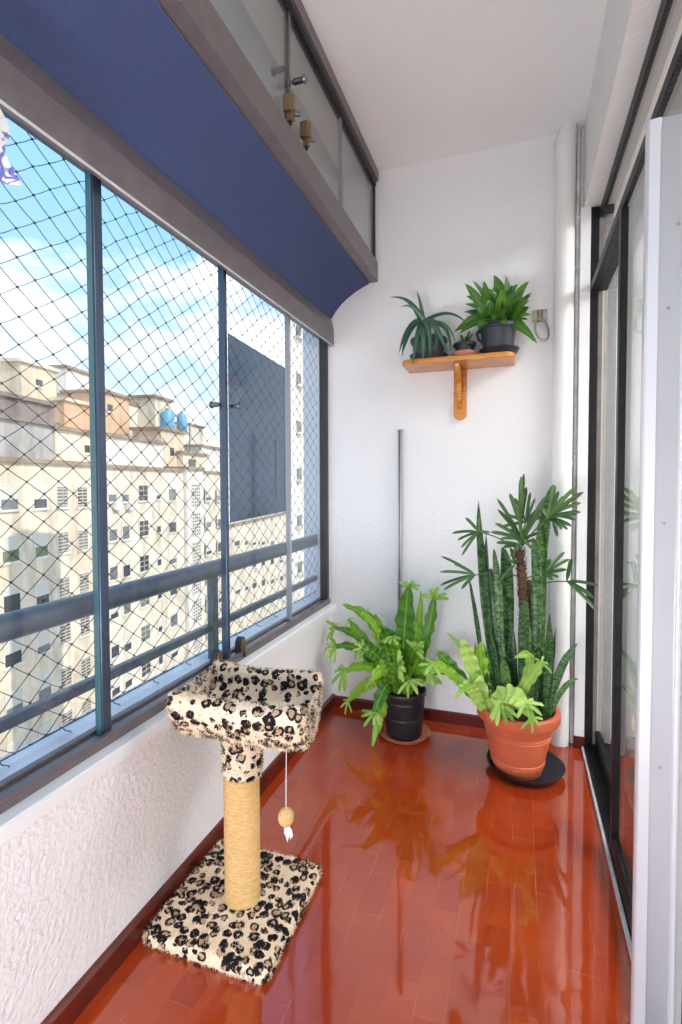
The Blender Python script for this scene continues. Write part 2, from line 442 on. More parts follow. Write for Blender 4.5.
# ---- lower glazing
YE = 2.447
win = tag(empty('window_1', (-.945, 1, .53)), kind='structure')
b = MB(); b.box(-.978, -.914, YN, YB, .53, .548); b.box(-.978, -.960, YN, YB, .548, .556); b.box(-.927, -.914, YN, YB, .548, .556)
b.build('bottom_track', M['metal'], win, bevel=.0015)
b = MB(); b.prism([(-.889, 1.846), (-.889, 1.922), (-.902, 1.974), (-.982, 1.974), (-.982, 1.900), (-.906, 1.900), (-.906, 1.840), (-.893, 1.840)], YN, YB-.002)
b.build('header', M['metal'], win, bevel=.002)
b = MB(); b.box(-.974, -.914, YN, YB-.002, 1.882, 1.900); b.build('top_track', M['metal_blue'], win)
b = MB(); b.box(-.892, -.889, YN, YB-.002, 1.838, 1.8435); b.build('drip_strip', M['alu_bright'], win)
b = MB(); b.box(-.962, -.922, YB-.022, YB-.001, .53, 1.90); b.build('jamb', M['dark_metal'], win)
joints = [(YN, .40), (.40, .966), (.966, 1.517), (1.517, 2.030), (2.030, YE)]
for i, (y0, y1) in enumerate(joints):
    b = MB(); b.box(-.949, -.941, y0+.002, y1-.002, .549, 1.883); b.build('glass_pane', M['glass'], win)
for y, w, m in ((.40, .010, 'mullion'), (.966, .0135, 'mullion'), (1.517, .0085, 'mullion'), (2.030, .0045, 'mullion_light')):
    b = MB(); b.box(-.957, -.933, y-w, y+w, .549, 1.883); mu = b.build('mullion', M[m], win, bevel=.002)
    if m == 'mullion' and w > .0085:
        b = MB(); b.box(-.953, -.937, y-w-.0025, y-w-.0003, .549, 1.883); b.build('glass_edge', M['glass_edge'], mu)
def knob(parent, p, ax, L=.022, r=.010):
    b = MB(); p = Vector(p); d = Vector(ax)
    b.tube([p, p+d*.006, p+d*.007, p+d*(L-.008), p+d*(L-.007), p+d*(L-.003), p+d*L], [.006, .006, r*.72, r*.72, r, r, r*.8], 14)
    b.build('knob', M['chrome'], parent, smooth=True, auto=40)
knob(win, (-.941, 1.550, 1.414), (1, 0, 0), .042, .0125)
knob(win, (-.949, 1.497, 1.414), (-1, 0, 0), .034, .0125)
def latch(parent, y, z, x=-.928, s=1.0, up=True):
    """oval catch with a rounded top, a brass inlay and a lever foot"""
    prof = [(y-.018*s, z)]
    for k in range(11):
        a = PI-PI*k/10; prof.append((y+.018*s*math.cos(a), z+.026*s+.022*s*math.sin(a)))
    prof.append((y+.018*s, z))
    b = MB(); b.prism(prof, x-.012, x+.010, axis=0); l = b.build('latch', M['dark_metal'], parent, bevel=.002)
    pr = [(y+(py-y)*.66, z+.006*s+(pz-z)*.78) for py, pz in prof]
    b = MB(); b.prism(pr, x+.010, x+.014, axis=0); b.build('brass_inlay', M['brass'], l, bevel=.001)
    b = MB(); b.tube([(x+.010, y, z+.004), (x+.020, y-.004, z-.006), (x+.024, y-.016, z-.008)], [.005, .005, .004], 8); b.build('lever', M['dark_metal'], l, smooth=True)
latch(win, 1.432, .552, s=1.15); latch(win, 1.585, .552, s=1.15)

# ---- upper glazing
wu = tag(empty('window_2', (-.68, 1, 2.13)), kind='structure')
b = MB(); b.prism([(-.660, 2.132), (-.660, 2.226), (-.666, 2.232), (-.700, 2.232), (-.706, 2.226), (-.706, 2.132)], YN, YB-.002); b.build('bottom_rail', M['metal'], wu, bevel=.0015)
b = MB(); b.box(-.696, -.656, YN, YB-.002, 2.612, ZC); b.build('top_rail', M['metal'], wu, bevel=.0015)
b = MB(); b.box(-.694, -.668, YN, YB-.002, 2.592, 2.612); b.build('top_track', M['dark_metal'], wu)
b = MB(); b.box(-.690, -.672, YB-.018, YB-.002, 2.232, 2.60); b.build('jamb', M['dark_metal'], wu)
for y0, y1 in ((YN, .9), (.9, 1.474), (1.474, 1.965), (1.965, 2.445)):
    b = MB(); b.box(-.684, -.676, y0+.002, y1-.002, 2.232, 2.592); b.build('glass_pane', M['glass'], wu)
b = MB(); b.box(-.688, -.672, 1.4665, 1.4805, 2.232, 2.592); b.build('mullion', M['chrome'], wu)
b = MB(); b.box(-.686, -.674, 1.961, 1.969, 2.232, 2.592); b.build('mullion', M['mullion_light'], wu)
knob(wu, (-.684, 1.462, 2.412), (-1, 0, 0), .044, .0125); knob(wu, (-.676, 1.497, 2.392), (1, 0, 0), .048, .0125)
def brass_catch(y, z):
    b = MB(); b.box(-.676, -.648, y-.018, y+.018, z, z+.050); c = b.build('catch', M['brass'], wu, bevel=.003)
    b = MB(); b.box(-.648, -.643, y-.012, y+.000, z+.003, z+.046); b.build('catch_plate', M['brass'], c, bevel=.001)
    b = MB(); b.box(-.670, -.648, y-.009, y+.009, z-.024, z); b.build('catch_body', M['brass'], c, bevel=.003)
    b = MB(); b.tube([(-.659, y, z-.024), (-.659, y, z-.034)], [.006, .004], 10); b.build('catch_pin', M['dark_metal'], c)
    b = MB(); b.tube([(-.648, y+.004, z-.002), (-.632, y+.012, z-.002)], .0055, 10); b.build('catch_knob', M['chrome'], c, smooth=True, auto=40)
brass_catch(1.447, 2.262); brass_catch(1.571, 2.262)

# ---- railing outside the glass
rl = tag(empty('balcony_railing', (-1.02, 1, .53)), 'grey blue round handrail with a lower rail outside the glass', 'railing')
b = MB(); b.tube([(-1.02, YN, .848), (-1.02, YO, .848)], .030, 28); b.build('handrail', M['rail'], rl, smooth=True, auto=40)
b = MB(); b.box(-1.032, -1.010, YN, YO, .632, .658); b.build('lower_rail', M['rail'], rl, bevel=.003)
for y in (.18, 1.555):
    b = MB(); b.box(-1.034, -1.008, y-.016, y+.016, .53, .825); b.build('post', M['rail'], rl, bevel=.003)

# ---- knotted safety net on a wire
XN = -1.062
def net():
    sy, sz = .0425, .0315; y0, y1, z0, z1 = -.30, YO-.004, .548, 2.16
    ny = int((y1-y0)/sy)+1; nz = int((z1-z0)/sz)+1
    # knots on a lattice where i+j is even; strands join diagonal neighbours
    ky = round((.866-y0)/sy); kz = round((1.462-z0)/sz)
    oy, oz = .866-ky*sy, 1.462-kz*sz
    P = {}
    for i in range(-1, ny+2):
        for j in range(-1, nz+2):
            if (i-ky+j-kz) % 2: continue
            y, z = oy+i*sy, oz+j*sz
            q = noise.noise_vector(Vector((y*3, z*3, 1)))
            y += q.x*.012+random.gauss(0, .0012); z += q.y*.012+random.gauss(0, .0012)-.006*math.sin(y*4)
            P[i, j] = Vector((XN+q.z*.008, min(max(y, y0), y1), min(max(z, z0), z1)))
    mb = MB()
    for (i, j), p in P.items():
        for dj in (1, -1):
            q = P.get((i+1, j+dj))
            if q is None or (p-q).length < .02: continue
            m = (p+q)/2+Vector((0, 0, -.0012))
            mb.tube([p, m, q], .00102, 4, False)
        mb.ball(p, .0033, 5, 4)
    return mb
nt = empty('safety_net', (XN, 1, .548)); tag(nt, 'dark knotted safety net stretched outside the balcony window', 'net')
net().build('mesh_cord', M['net'], nt)
b = MB(); b.tube([(XN, YN, .547), (XN, YO, .547)], .0018, 6)
for k in range(18):
    y = -.2+k*.165
    b.tube([(XN, y, .547), (XN+.004, y+.004, .538), (XN+.012, y+.012, .534), (XN+.012, y+.014, .530)], .0016, 5)
b.build('wire', M['wire'], nt)

# ---- black steel sliding doors on the right
dr = tag(empty('door_1', (.30, 1.7, 0)), kind='structure')
b = MB(); b.box(.272, .308, 2.405, 2.445, .0, 2.298); b.build('jamb', M['black_steel'], dr, bevel=.003)
b = MB(); b.box(.308, .326, 2.418, 2.445, .0, 2.298); b.build('jamb_return', M['steel_side'], dr)
b = MB(); b.box(.311, .322, .10, 2.405, 2.250, 2.298); b.build('top_rail', M['black_steel'], dr, bevel=.002)
b = MB(); b.box(.322, .358, .10, 2.415, 2.262, 2.298); b.build('top_rail_inside', M['steel_brown'], dr)
b = MB(); b.box(.278, .300, .10, 2.425, 1.950, 1.985); tb = b.build('transom_bar', M['black_steel'], dr, bevel=.003)
b = MB(); b.box(.300, .340, .10, 2.415, 1.950, 1.978); b.build('transom_inner', M['black_steel'], dr, bevel=.002)
b = MB(); b.box(.318, .322, .10, 2.41, 1.978, 2.265); b.build('transom_pane', M['door_glass'], dr)
b = MB(); b.box(.264, .272, YN, 2.40, 0, .012); b.build('threshold_edge', M['conduit'], dr)
b = MB(); b.box(.272, .385, YN, 2.445, -.10, .018); b.build('threshold', M['black_steel'], dr, bevel=.002)
# fixed leaf
b = MB(); b.box(.318, .340, 1.60, 2.405, .018, .085); b.build('bottom_rail', M['black_steel'], dr, bevel=.004)
b = MB(); b.box(.326, .331, 1.62, 2.41, .085, 1.952); b.build('pane', M['door_glass'], dr)
# sliding leaf
b = MB(); b.box(.275, .299, 1.705, 1.745, .018, 1.950); b.build('stile', M['black_steel'], dr, bevel=.003)
b = MB(); b.box(.299, .309, 1.712, 1.740, .018, 1.950); b.build('stile_edge', M['steel_side'], dr)
b = MB(); b.box(.275, .299, 1.125, 1.705, .018, .080); b.build('bottom_rail', M['black_steel'], dr, bevel=.004)
b = MB(); b.box(.285, .290, 1.125, 1.706, .080, 1.952); b.build('pane', M['door_glass'], dr)
b = MB(); b.box(.30, .42, YN, 1.085, 0, 1.945); struct('wall_near', b, M['room_wall'])

# ---- aluminium door stile standing open at the near right edge
al = tag(empty('aluminium_door', (.25, 1.10, 0)), 'silver aluminium door edge standing open in front of the black sliding doors', 'door')
b = MB(); b.prism([(.219, 1.104), (.222, 1.099), (.240, 1.096), (.240, 1.122), (.219, 1.122)], .02, 1.815, axis=2); b.build('edge_strip', M['alu_bright'], al, bevel=.001)
b = MB(); b.box(.240, .276, 1.100, 1.122, .02, 1.815); fp = b.build('stile', M['alu'], al)
b = MB(); b.prism([(.276, 1.122), (.276, 1.094), (.279, 1.091), (.284, 1.091), (.287, 1.094), (.287, 1.122)], .02, 1.815, axis=2); b.build('ridge', M['alu_bright'], al, bevel=.001)
b = MB(); b.box(.287, .300, 1.100, 1.122, .02, 1.815); b.build('inner_channel', M['alu'], al)
for v in (308.6, 523.6, 768, 226):
    z = aty(661, v, 1.1).z; x = .257
    if v == 226: x = .270
    b = MB(); b.lathe([(0, 0), (.0033, 0), (.0027, .0014), (0, .0018)], (0, 0, 0), 12)
    q = MB(); q.add([(x+vx, 1.100-vz, z+vy) for vx, vy, vz in b.v], b.f); q.build('screw', M['screw'], fp)

# ---- the room behind the doors
b = MB(); b.box(.385, 3.9, YN, 2.80, -.12, .0); tag(b.build('floor_inside', M['room_floor']), kind='structure')
b = MB(); b.box(.60, 3.9, 2.65, 2.80, 0, ZC); b.box(3.75, 3.9, YN, 2.65, 0, ZC); b.box(.385, 3.75, YN-.15, YN, 0, ZC); tag(b.build('wall_inside', M['room_wall']), kind='structure')
b = MB(); b.box(.60, 3.9, YB, 2.80, ZC, ZC+.25); tag(b.build('ceiling_inside', M['room_wall']), kind='structure')

# ------------------------------------------------------------------ pipes, pole, hook
pp = tag(empty('drain_pipe', (.176, 2.42, 0)), 'white painted vertical drain pipe in the corner', 'pipe')
b = MB(); b.tube([(.176, 2.422, .0), (.176, 2.422, 2.585)], .041, 28); b.build('pipe', M['pvc'], pp, smooth=True, auto=40)
b = MB(); b.tube([(.176, 2.422, 2.57), (.176, 2.422, 2.60), (.182, 2.425, 2.635), (.186, 2.43, ZC)], [.0425, .0425, .036, .034], 24); b.build('collar', M['pvc'], pp, smooth=True, auto=40)
b = MB(); b.tube([(.176, 2.422, 1.222), (.176, 2.422, 1.236)], .0435, 28); b.build('joint_ring', M['pvc'], pp, smooth=True, auto=40)
cd = tag(empty('conduit', (.229, 2.452, 0)), 'thin grey conduit running up beside the white pipe', 'conduit')
b = MB(); b.tube([(.227, 2.441, .0), (.227, 2.441, 2.655)], .0085, 14); b.build('tube', M['conduit'], cd, smooth=True, auto=40)
for z in (2.27, 1.28, 2.06):
    b = MB(); b.box(.2165, .2365, 2.4305, 2.464, z, z+.012); b.build('clip', M['conduit'], cd, bevel=.002)
pl = tag(empty('leaning_pole', (-.545, 2.44, 0)), 'thin grey metal pole standing against the white end wall', 'pole')
b = MB(); b.box(-.556, -.534, 2.436, 2.450, 0.002, 1.405); b.build('bar', M['pole'], pl, bevel=.002)
b = MB(); b.box(-.5475, -.5425, 2.4335, 2.436, .004, 1.403); b.build('groove', M['dark_metal'], pl)
b = MB(); b.box(-.5575, -.5325, 2.4345, 2.4515, 1.395, 1.407); b.build('end_cap', M['pole'], pl, bevel=.002)

hk = empty('wall_hook', (.078, YB, 1.88)); tag(hk, 'chrome wall plate with a hanging oval hook beside the leafy plant', 'hook')
b = MB(); b.box(.050, .112, YB-.004, YB, 1.860, 1.915); b.build('plate', M['screw'], hk, bevel=.001)
for x, z in ((.057, 1.906), (.105, 1.906), (.105, 1.869), (.057, 1.869)):
    b = MB(); b.ball((x, YB-.004, z), .0035, 8, 6); b.build('screw', M['screw'], hk)
for x in (.074, .090):
    b = MB(); b.tube([(x, YB-.004, 1.912), (x, YB-.016, 1.906), (x, YB-.02, 1.888), (x, YB-.016, 1.868), (x, YB-.004, 1.862)], .0045, 8); b.build('eye', M['brass'], hk, smooth=True)
b = MB(); pts = []
for k in range(25):
    a = 2*PI*k/24; pts.append((.088+.026*math.cos(a)+.010*math.sin(a)*-1, YB-.018, 1.822+.050*math.sin(a)))
b.tube(pts, .0042, 8, False); b.build('ring', M['screw'], hk, smooth=True)

# ------------------------------------------------------------------ wooden shelf with three plants
sh = tag(empty('wall_shelf', (-.262, YB, 1.69)), 'orange varnished wooden shelf on the white end wall', 'shelf')
pr = [(-.505, YB), (-.020, YB)]
x0, x1, yf, rc = -.505, -.020, 2.272, .045
for k in range(9):
    a = -PI/2*k/8; pr.append((x1-rc+rc*math.cos(a), yf+rc+rc*math.sin(a)))
for k in range(9):
    a = -PI/2-PI/2*k/8; pr.append((x0+rc+rc*math.cos(a), yf+rc+rc*math.sin(a)))
b = MB(); b.prism(pr, 1.676, 1.700, axis=2); b.build('shelf_board', M['wood'], sh, bevel=.006)
xc, hw = -.262, .029; pr = [(xc-hw, 1.676), (xc-hw, 1.470)]
for k in range(1, 10):
    a = PI+PI*k/10; pr.append((xc+hw*math.cos(a), 1.470+hw*math.sin(a)))
pr += [(xc+hw, 1.470), (xc+hw, 1.676)]
b = MB(); b.prism(pr, YB-.020, YB-.0005, axis=1); b.build('wall_plate', M['wood'], sh, bevel=.003)
b = MB(); b.prism([(YB-.020, 1.676), (YB-.150, 1.676), (YB-.146, 1.660), (YB-.115, 1.640), (YB-.075, 1.60), (YB-.045, 1.53), (YB-.020, 1.485)], xc-.011, xc+.011, axis=0); b.build('brace', M['wood'], sh, bevel=.003)

def saucer(name, c, r, h, mat, label, t=.004, group=None):
    b = MB(); b.lathe([(0, 0), (r*.80, 0), (r*.86, .003), (r*.99, h-.001), (r, h), (r-t*.6, h+.0005), (r-t, h-.001), (r*.82, t+.002), (r*.78, t), (0, t)], (0, 0, 0), 48)
    o = b.build(name, mat, smooth=True, auto=50); o.location = c
    return tag(o, label, 'saucer', group)
def pot(parent, c, rb, rt, h, mat, rim_h=.015, rim_o=.006, wall=.004, rings=(), fill=.85, soilm='soil', ridges=0):
    p = [(0, 0), (rb-.004, 0), (rb, .004)]
    for t in (.12, .3, .5, .7): p.append((rb+(rt-rb)*t, h*t))
    for t, d in rings:
        p = [q for q in p]
        z = h*t; r = rb+(rt-rb)*t
        p += [(r, z-.006), (r+d, z-.0035), (r+d, z+.0035), (r, z+.006)]
    p = p[:3]+sorted(p[3:], key=lambda q: q[1])
    ro = rb+(rt-rb)*(h-rim_h)/h
    p += [(ro, h-rim_h-.002), (rt+rim_o*.8, h-rim_h), (rt+rim_o, h-rim_h+.004), (rt+rim_o, h-.004), (rt+rim_o*.6, h), (rt-wall*.5, h), (rt-wall, h-.004)]
    p += [(rb+(rt-rb)*.2-wall, h*.2), (0, h*.2)]
    b = MB(); b.lathe(p, c, 56); b.build('pot', mat, parent, smooth=True, auto=35)
    z = h*fill; r = rb+(rt-rb)*fill-wall-.0005
    b = MB(); prof = [(0, z+.006)]
    rs = [(r*k/6, z+.006*(1-(k/6)**2)) for k in range(7)]
    b.lathe([(max(1e-7, q), w) for q, w in rs]+[(r, z-.01), (1e-7, z-.01)], c, 40)
    b.v = [(x, y, w+(noise.noise(Vector((x*60, y*60, 3)))*.004 if w > c[2]+z-.008 else 0)) for x, y, w in b.v]
    b.build('soil', M[soilm], parent, smooth=True)
    return z

YS = 2.350; ZS = 1.7005
# aloe
saucer('plant_saucer', (-.392, YS, ZS), .087, .026, M['blue_plastic'], 'dark saucer under the drooping aloe on the shelf')
alo = tag(empty('potted_aloe', (-.392, YS, ZS+.004)), 'drooping grey green aloe in a dark pot at the shelf end', 'potted plant', 'potted plants on the wall shelf')
pot(alo, (-.392, YS, ZS+.0045), .062, .078, .095, M['blue_plastic'], .018, .005)
b = MB(); st = aty(424, 322, YS-.02); b.tube([(-.396, YS, ZS+.075), Vector((-.398, YS-.005, ZS+.13)), st], [.010, .011, .012], 10); b.build('stem', M['aloe'], alo, smooth=True)
b = MB()
def apx(u, v, y): return aty(u, v, y)
aloes = [((390, 297), (412, 298), -.05, .026), ((417, 291), (421, 305), -.0, .018), ((401, 307), (412, 303), -.10, .016), ((466, 322), (446, 308), -.05, .022),
         ((399, 353), (408, 322), -.07, .026), ((456, 343), (446, 318), -.06, .018), ((412.5, 366), (418, 328), -.13, .028), ((423, 361), (424, 330), -.15, .030),
         ((448, 355), (434, 318), -.13, .034), ((404, 350), (411, 326), -.03, .022), ((430, 357), (430, 322), -.14, .030), ((402, 357), (408, 318), -.09, .024), ((451, 352), (449, 322), -.02, .02), ((436, 350), (438, 315), -.10, .028)]
for (tu, tv), (cu, cv), dy, w in aloes:
    tip = aty(tu, tv, YS+dy); mid = aty(cu, cv, YS+dy*.6)
    n = Vector((0, -1, .35)); base = st+Vector((random.uniform(-.006, .006), random.uniform(-.008, .004), random.uniform(-.014, .01)))
    leaf(b, [base, mid, mid.lerp(tip, .45), tip], w*1.15, P_aloe, (n.x, -.8, .6), 14, .45, thick=.007)
b.build('leaves', M['aloe'], alo, smooth=True)
# small pot
saucer('plant_saucer', (-.230, YS-.012, ZS), .060, .021, M['pink_clay'], 'pink saucer under the smallest pot, middle of the shelf')
sm = tag(empty('potted_seedling', (-.231, YS, ZS+.005)), 'small black pot with a few tiny leaves, middle of the shelf', 'potted plant', 'potted plants on the wall shelf')
pot(sm, (-.231, YS-.012, ZS+.0045), .036, .046, .058, M['black_plastic'], .014, .004, .003)
b = MB()
for k in range(9):
    a = random.random()*6.3; r = random.uniform(.02, .045); z = ZS+.055
    p0 = Vector((-.231+.012*math.cos(a), YS-.005+.012*math.sin(a), z))
    p2 = p0+Vector((r*math.cos(a), r*math.sin(a), random.uniform(.02, .06)))
    leaf(b, [p0, p0.lerp(p2, .5)+Vector((0, 0, .02)), p2], .016, P_lance, (math.cos(a)*-.4, math.sin(a)*-.4-.3, 1), 8, .2)
b.build('leaves', M['broad'], sm, smooth=True)
# leafy plant
saucer('plant_saucer', (-.086, YS-.005, ZS), .084, .024, M['black_plastic'], 'black saucer under the bushy leafy plant on the shelf')
lf = tag(empty('potted_leafy_plant', (-.085, YS, ZS+.004)), 'bushy leafy green plant in a dark pot beside the wall hook', 'potted plant', 'potted plants on the wall shelf')
PC = (-.090, YS-.005, ZS+.0045)
pot(lf, PC, .060, .078, .125, M['blue_plastic'], .022, .006)
b = MB(); b.tube([(-.168, YS-.008, ZS+.118), (-.180, YS-.01, ZS+.10), (-.172, YS-.01, ZS+.075), (-.158, YS-.008, ZS+.06)], .006, 8); b.build('pot_handle', M['blue_plastic'], lf, smooth=True)
b = MB()
tips = [(465, 284), (473, 281), (494, 275), (506, 275.5), (512, 285), (518, 284), (529, 281), (527, 299), (465, 304), (464, 312), (454, 332), (459, 326), (533, 341), (532, 315), (480, 292), (487, 288), (500, 288),
        (477, 304), (509, 298), (520, 300), (525, 312), (500, 302), (470, 318), (490, 300), (514, 310), (480, 317), (506, 316), (466, 296), (522, 291), (497, 283), (484, 281), (537, 343), (459, 334), (470, 328)]
for i, (tu, tv) in enumerate(tips):
    dy = random.uniform(-.09, .05); tip = aty(tu, tv, YS+dy)
    base = Vector((PC[0]+random.uniform(-.042, .042), PC[1]+random.uniform(-.04, .03), ZS+.112))
    out = tip-base; mid = base+out*.45+Vector((-out.x*.12, dy*.2, .045 if tv < 325 else .085))
    leaf(b, [base, mid, tip], random.uniform(.040, .056), P_lance, (-out.x*.9+random.uniform(-.9, .9), -1, random.uniform(-.2, .9)), 14, .22, wave=.04, ruffle=.02, waves=1.6)
for k in range(34):
    a = random.uniform(0, 6.3); L = random.uniform(.09, .17); el = random.uniform(.35, 1.3)
    base = Vector((PC[0]+.03*math.cos(a), PC[1]+.03*math.sin(a), ZS+.11)); d = Vector((math.cos(a)*math.cos(el), min(.55, math.sin(a)*math.cos(el)), math.sin(el)))
    tip = base+d*L
    if tip.y > YB-.02: tip.y = YB-.02
    leaf(b, [base, base+d*L*.5+Vector((0, 0, .03)), tip], random.uniform(.036, .052), P_lance, (-d.x+random.uniform(-.8, .8), -.9, random.uniform(-.1, .9)), 12, .25, wave=.04, waves=1.5)
# two low leaves seen face on over the rim
for tip, w in ((aty(478, 328, 2.24), .060), (aty(505, 324, 2.24), .052)):
    base = Vector((PC[0]-.01, PC[1]-.03, ZS+.115)); leaf(b, [base, base.lerp(tip, .5)+Vector((0, -.02, .035)), tip], w, P_lance, (0, -.7, .8), 12, .2)
b.build('leaves', M['broad'], lf, smooth=True)

# ------------------------------------------------------------------ cat tree
ct = tag(empty('cat_tree', (-.712, 1.203, 0)), 'leopard print cat tree with a sisal scratching post', 'cat tree')
def rounded_slab(x0, x1, y0, y1, z0, z1, r, e):
    mb = MB(); n = 8
    def loop(ins, z):
        o = []
        for cx, cy, a0 in ((x1-r, y1-r, 0), (x0+r, y1-r, PI/2), (x0+r, y0+r, PI), (x1-r, y0+r, 1.5*PI)):
            for k in range(n+1):
                a = a0+PI/2*k/n; rr = max(.001, r-ins); o.append((cx+rr*math.cos(a), cy+rr*math.sin(a), z))
        return o
    ls = [loop(e*.5, z0), loop(0, z0+e*.6), loop(0, z1-e), loop(e*.3, z1-e*.3), loop(e, z1)]
    m = len(ls[0]); vs = [p for l in ls for p in l]
    fs = [(i*m+k, i*m+(k+1) % m, (i+1)*m+(k+1) % m, (i+1)*m+k) for i in range(len(ls)-1) for k in range(m)]
    fs += [tuple(range(m))[::-1], tuple(range((len(ls)-1)*m, len(ls)*m))]
    mb.add(vs, fs); return mb
def furry(name, mb, count, length, seed, parent, zmin=None):
    # orient faces outward first
    bm = bmesh.new(); vv = [bm.verts.new(p) for p in mb.v]
    for q in mb.f: bm.faces.new([vv[i] for i in q])
    bmesh.ops.recalc_face_normals(bm, faces=bm.faces); bm.verts.index_update()
    fs = [[v.index for v in f.verts] for f in bm.faces]; bm.free()
    fu = fur(fs, mb.v, count, length, seed=seed)
    base = MB(); base.add(mb.v, fs)
    if zmin is not None: fu.v = [(x, y, max(z, zmin)) for x, y, z in fu.v]
    me = bpy.data.meshes.new(name); off = len(base.v)
    me.from_pydata(base.v+fu.v, [], base.f+[[i+off for i in q] for q in fu.f])
    me.materials.append(M['leopard']); me.uv_layers.new(name='UVMap')
    for p in me.polygons: p.use_smooth = True
    me.update()
    o = bpy.data.objects.new(name, me); COL.objects.link(o)
    o.parent = parent; o.matrix_parent_inverse = world(parent).inverted(); return o
furry('base_board', rounded_slab(-.882, -.536, 1.008, 1.374, .0005, .030, .022, .009), 26000, .0085, 3, ct, .0008)
# sisal post: rope wound round a pole
b = MB(); pitch = .0062; seg = 36; zs = []; z = .029
rings = int((.382-.029)/pitch*4); vs = []
for i in range(rings+1):
    zz = .029+(.382-.029)*i/rings
    for k in range(seg):
        th = 2*PI*k/seg
        ph = PI*(zz/pitch-th/(2*PI))
        r = .0440+.0040*abs(math.sin(ph))**.6+.0004*noise.noise(Vector((math.cos(th)*3, math.sin(th)*3, zz*60)))
        vs.append((-.698+r*math.cos(th), 1.190+r*math.sin(th), zz))
b.add(vs, [(i*seg+k, i*seg+(k+1) % seg, (i+1)*seg+(k+1) % seg, (i+1)*seg+k) for i in range(rings) for k in range(seg)])
b.tube([(-.698, 1.190, .03), (-.698, 1.190, .38)], .044, 24)
b.build('scratching_post', M['sisal'], ct, smooth=True)
b = MB(); b.tube([(-.698+.047*math.cos(a*.35+4), 1.190+.047*math.sin(a*.35+4), .370+.0012*a) for a in range(9)]+[(-.668, 1.137, .374)], .0028, 6); b.build('loose_rope_end', M['sisal'], ct, smooth=True)
b = MB(); b.lathe([(.048, .372), (.052, .377), (.0515, .41), (.052, .44), (.056, .480)], (-.696, 1.192, 0), 36); furry('post_sleeve', b, 4200, .0085, 5, ct)
# cradle
def cradle():
    mb = MB(); nx = 28; th = .019; L = .178; K = 26
    cl = []
    for k in range(K+1):
        t = -1+2*k/K
        y = .152*math.sin(t*PI/2*.98) if abs(t) < .999 else .152*(1 if t > 0 else -1)
        z = .020+.108*(1-math.cos(t*PI/2*.98))**.95
        cl.append(Vector((0, y, z)))
    secs = []
    for i in range(nx+1):
        xi = -1+2*i/nx; ed = max(0, (abs(xi)-.90)/.10)
        tk = th*max(.25, math.sqrt(max(0, 1-ed*ed)))
        lp = []
        for side in (1, -1):
            rng = range(K+1) if side == 1 else range(K, -1, -1)
            for k in rng:
                T = (cl[min(k+1, K)]-cl[max(k-1, 0)]).normalized(); N = Vector((0, -T.z, T.y))*side
                w = tk*(1+.35*max(0, abs(-1+2*k/K)-.62)/.38)   # lips are a little plumper
                lp.append(cl[k]+N*w)
            kk = K if side == 1 else 0
            T = (cl[K]-cl[K-1]).normalized() if side == 1 else (cl[0]-cl[1]).normalized()
            N = Vector((0, -T.z, T.y)); w = tk*1.35
            for a in (.5, 1.0, 1.5, 2.1, 2.6):
                lp.append(cl[kk]+N*(w*math.cos(a))*(1 if side == 1 else 1)+T*(w*math.sin(a)))
        x = xi*L
        secs.append([(x, p.y*(1+.02*math.sin(xi*5)), p.z+.004*noise.noise(Vector((x*14, p.y*14, p.z*14)))+.010*xi*xi) for p in lp])
    m = len(secs[0]); ang = math.radians(2.5); c, s = math.cos(ang), math.sin(ang)
    vs = []
    for sec in secs:
        for x, y, z in sec: vs.append((-.672+x*c-y*s-.20*y, 1.200+x*s+y*c, .473+z-.060*y-.016*max(0, y/.15)))
    fs = [(i*m+k, i*m+(k+1) % m, (i+1)*m+(k+1) % m, (i+1)*m+k) for i in range(nx) for k in range(m)]
    fs += [tuple(range(m))[::-1], tuple(range(nx*m, nx*m+m))]
    mb.add(vs, fs); return mb
cr = cradle()
furry('cradle', cr, 30000, .0095, 9, ct)
ty = tag(empty('hanging_toy', tuple(aty(286, 817, 1.09))), 'small straw ball with feathers hanging on a string from the cat tree', 'cat toy')
bc = aty(286, 817, 1.09); tp = aty(286.3, 751, 1.09)
b = MB(); b.tube([bc+Vector((0, 0, .02)), tp], .0011, 6); b.build('string', M['string'], ty)
b = MB(); b.ball(bc, .0192, 24, 16, 1.14); b.build('ball', M['sisal'], ty, smooth=True)
b = MB()
for k in range(9):
    t = aty(288+random.uniform(-4, 5), 836+random.uniform(-4, 7), 1.09+random.uniform(-.008, .008)); p = bc-Vector((random.uniform(-.004, .004), 0, .018))
    leaf(b, [p, p.lerp(t, .5)+Vector((random.uniform(-.005, .005), 0, 0)), t], .008, P_lance, (random.uniform(-.6, .6), -1, .1), 8, .2, ruffle=.15)
b.build('feathers', M['feather'], ty, smooth=True)

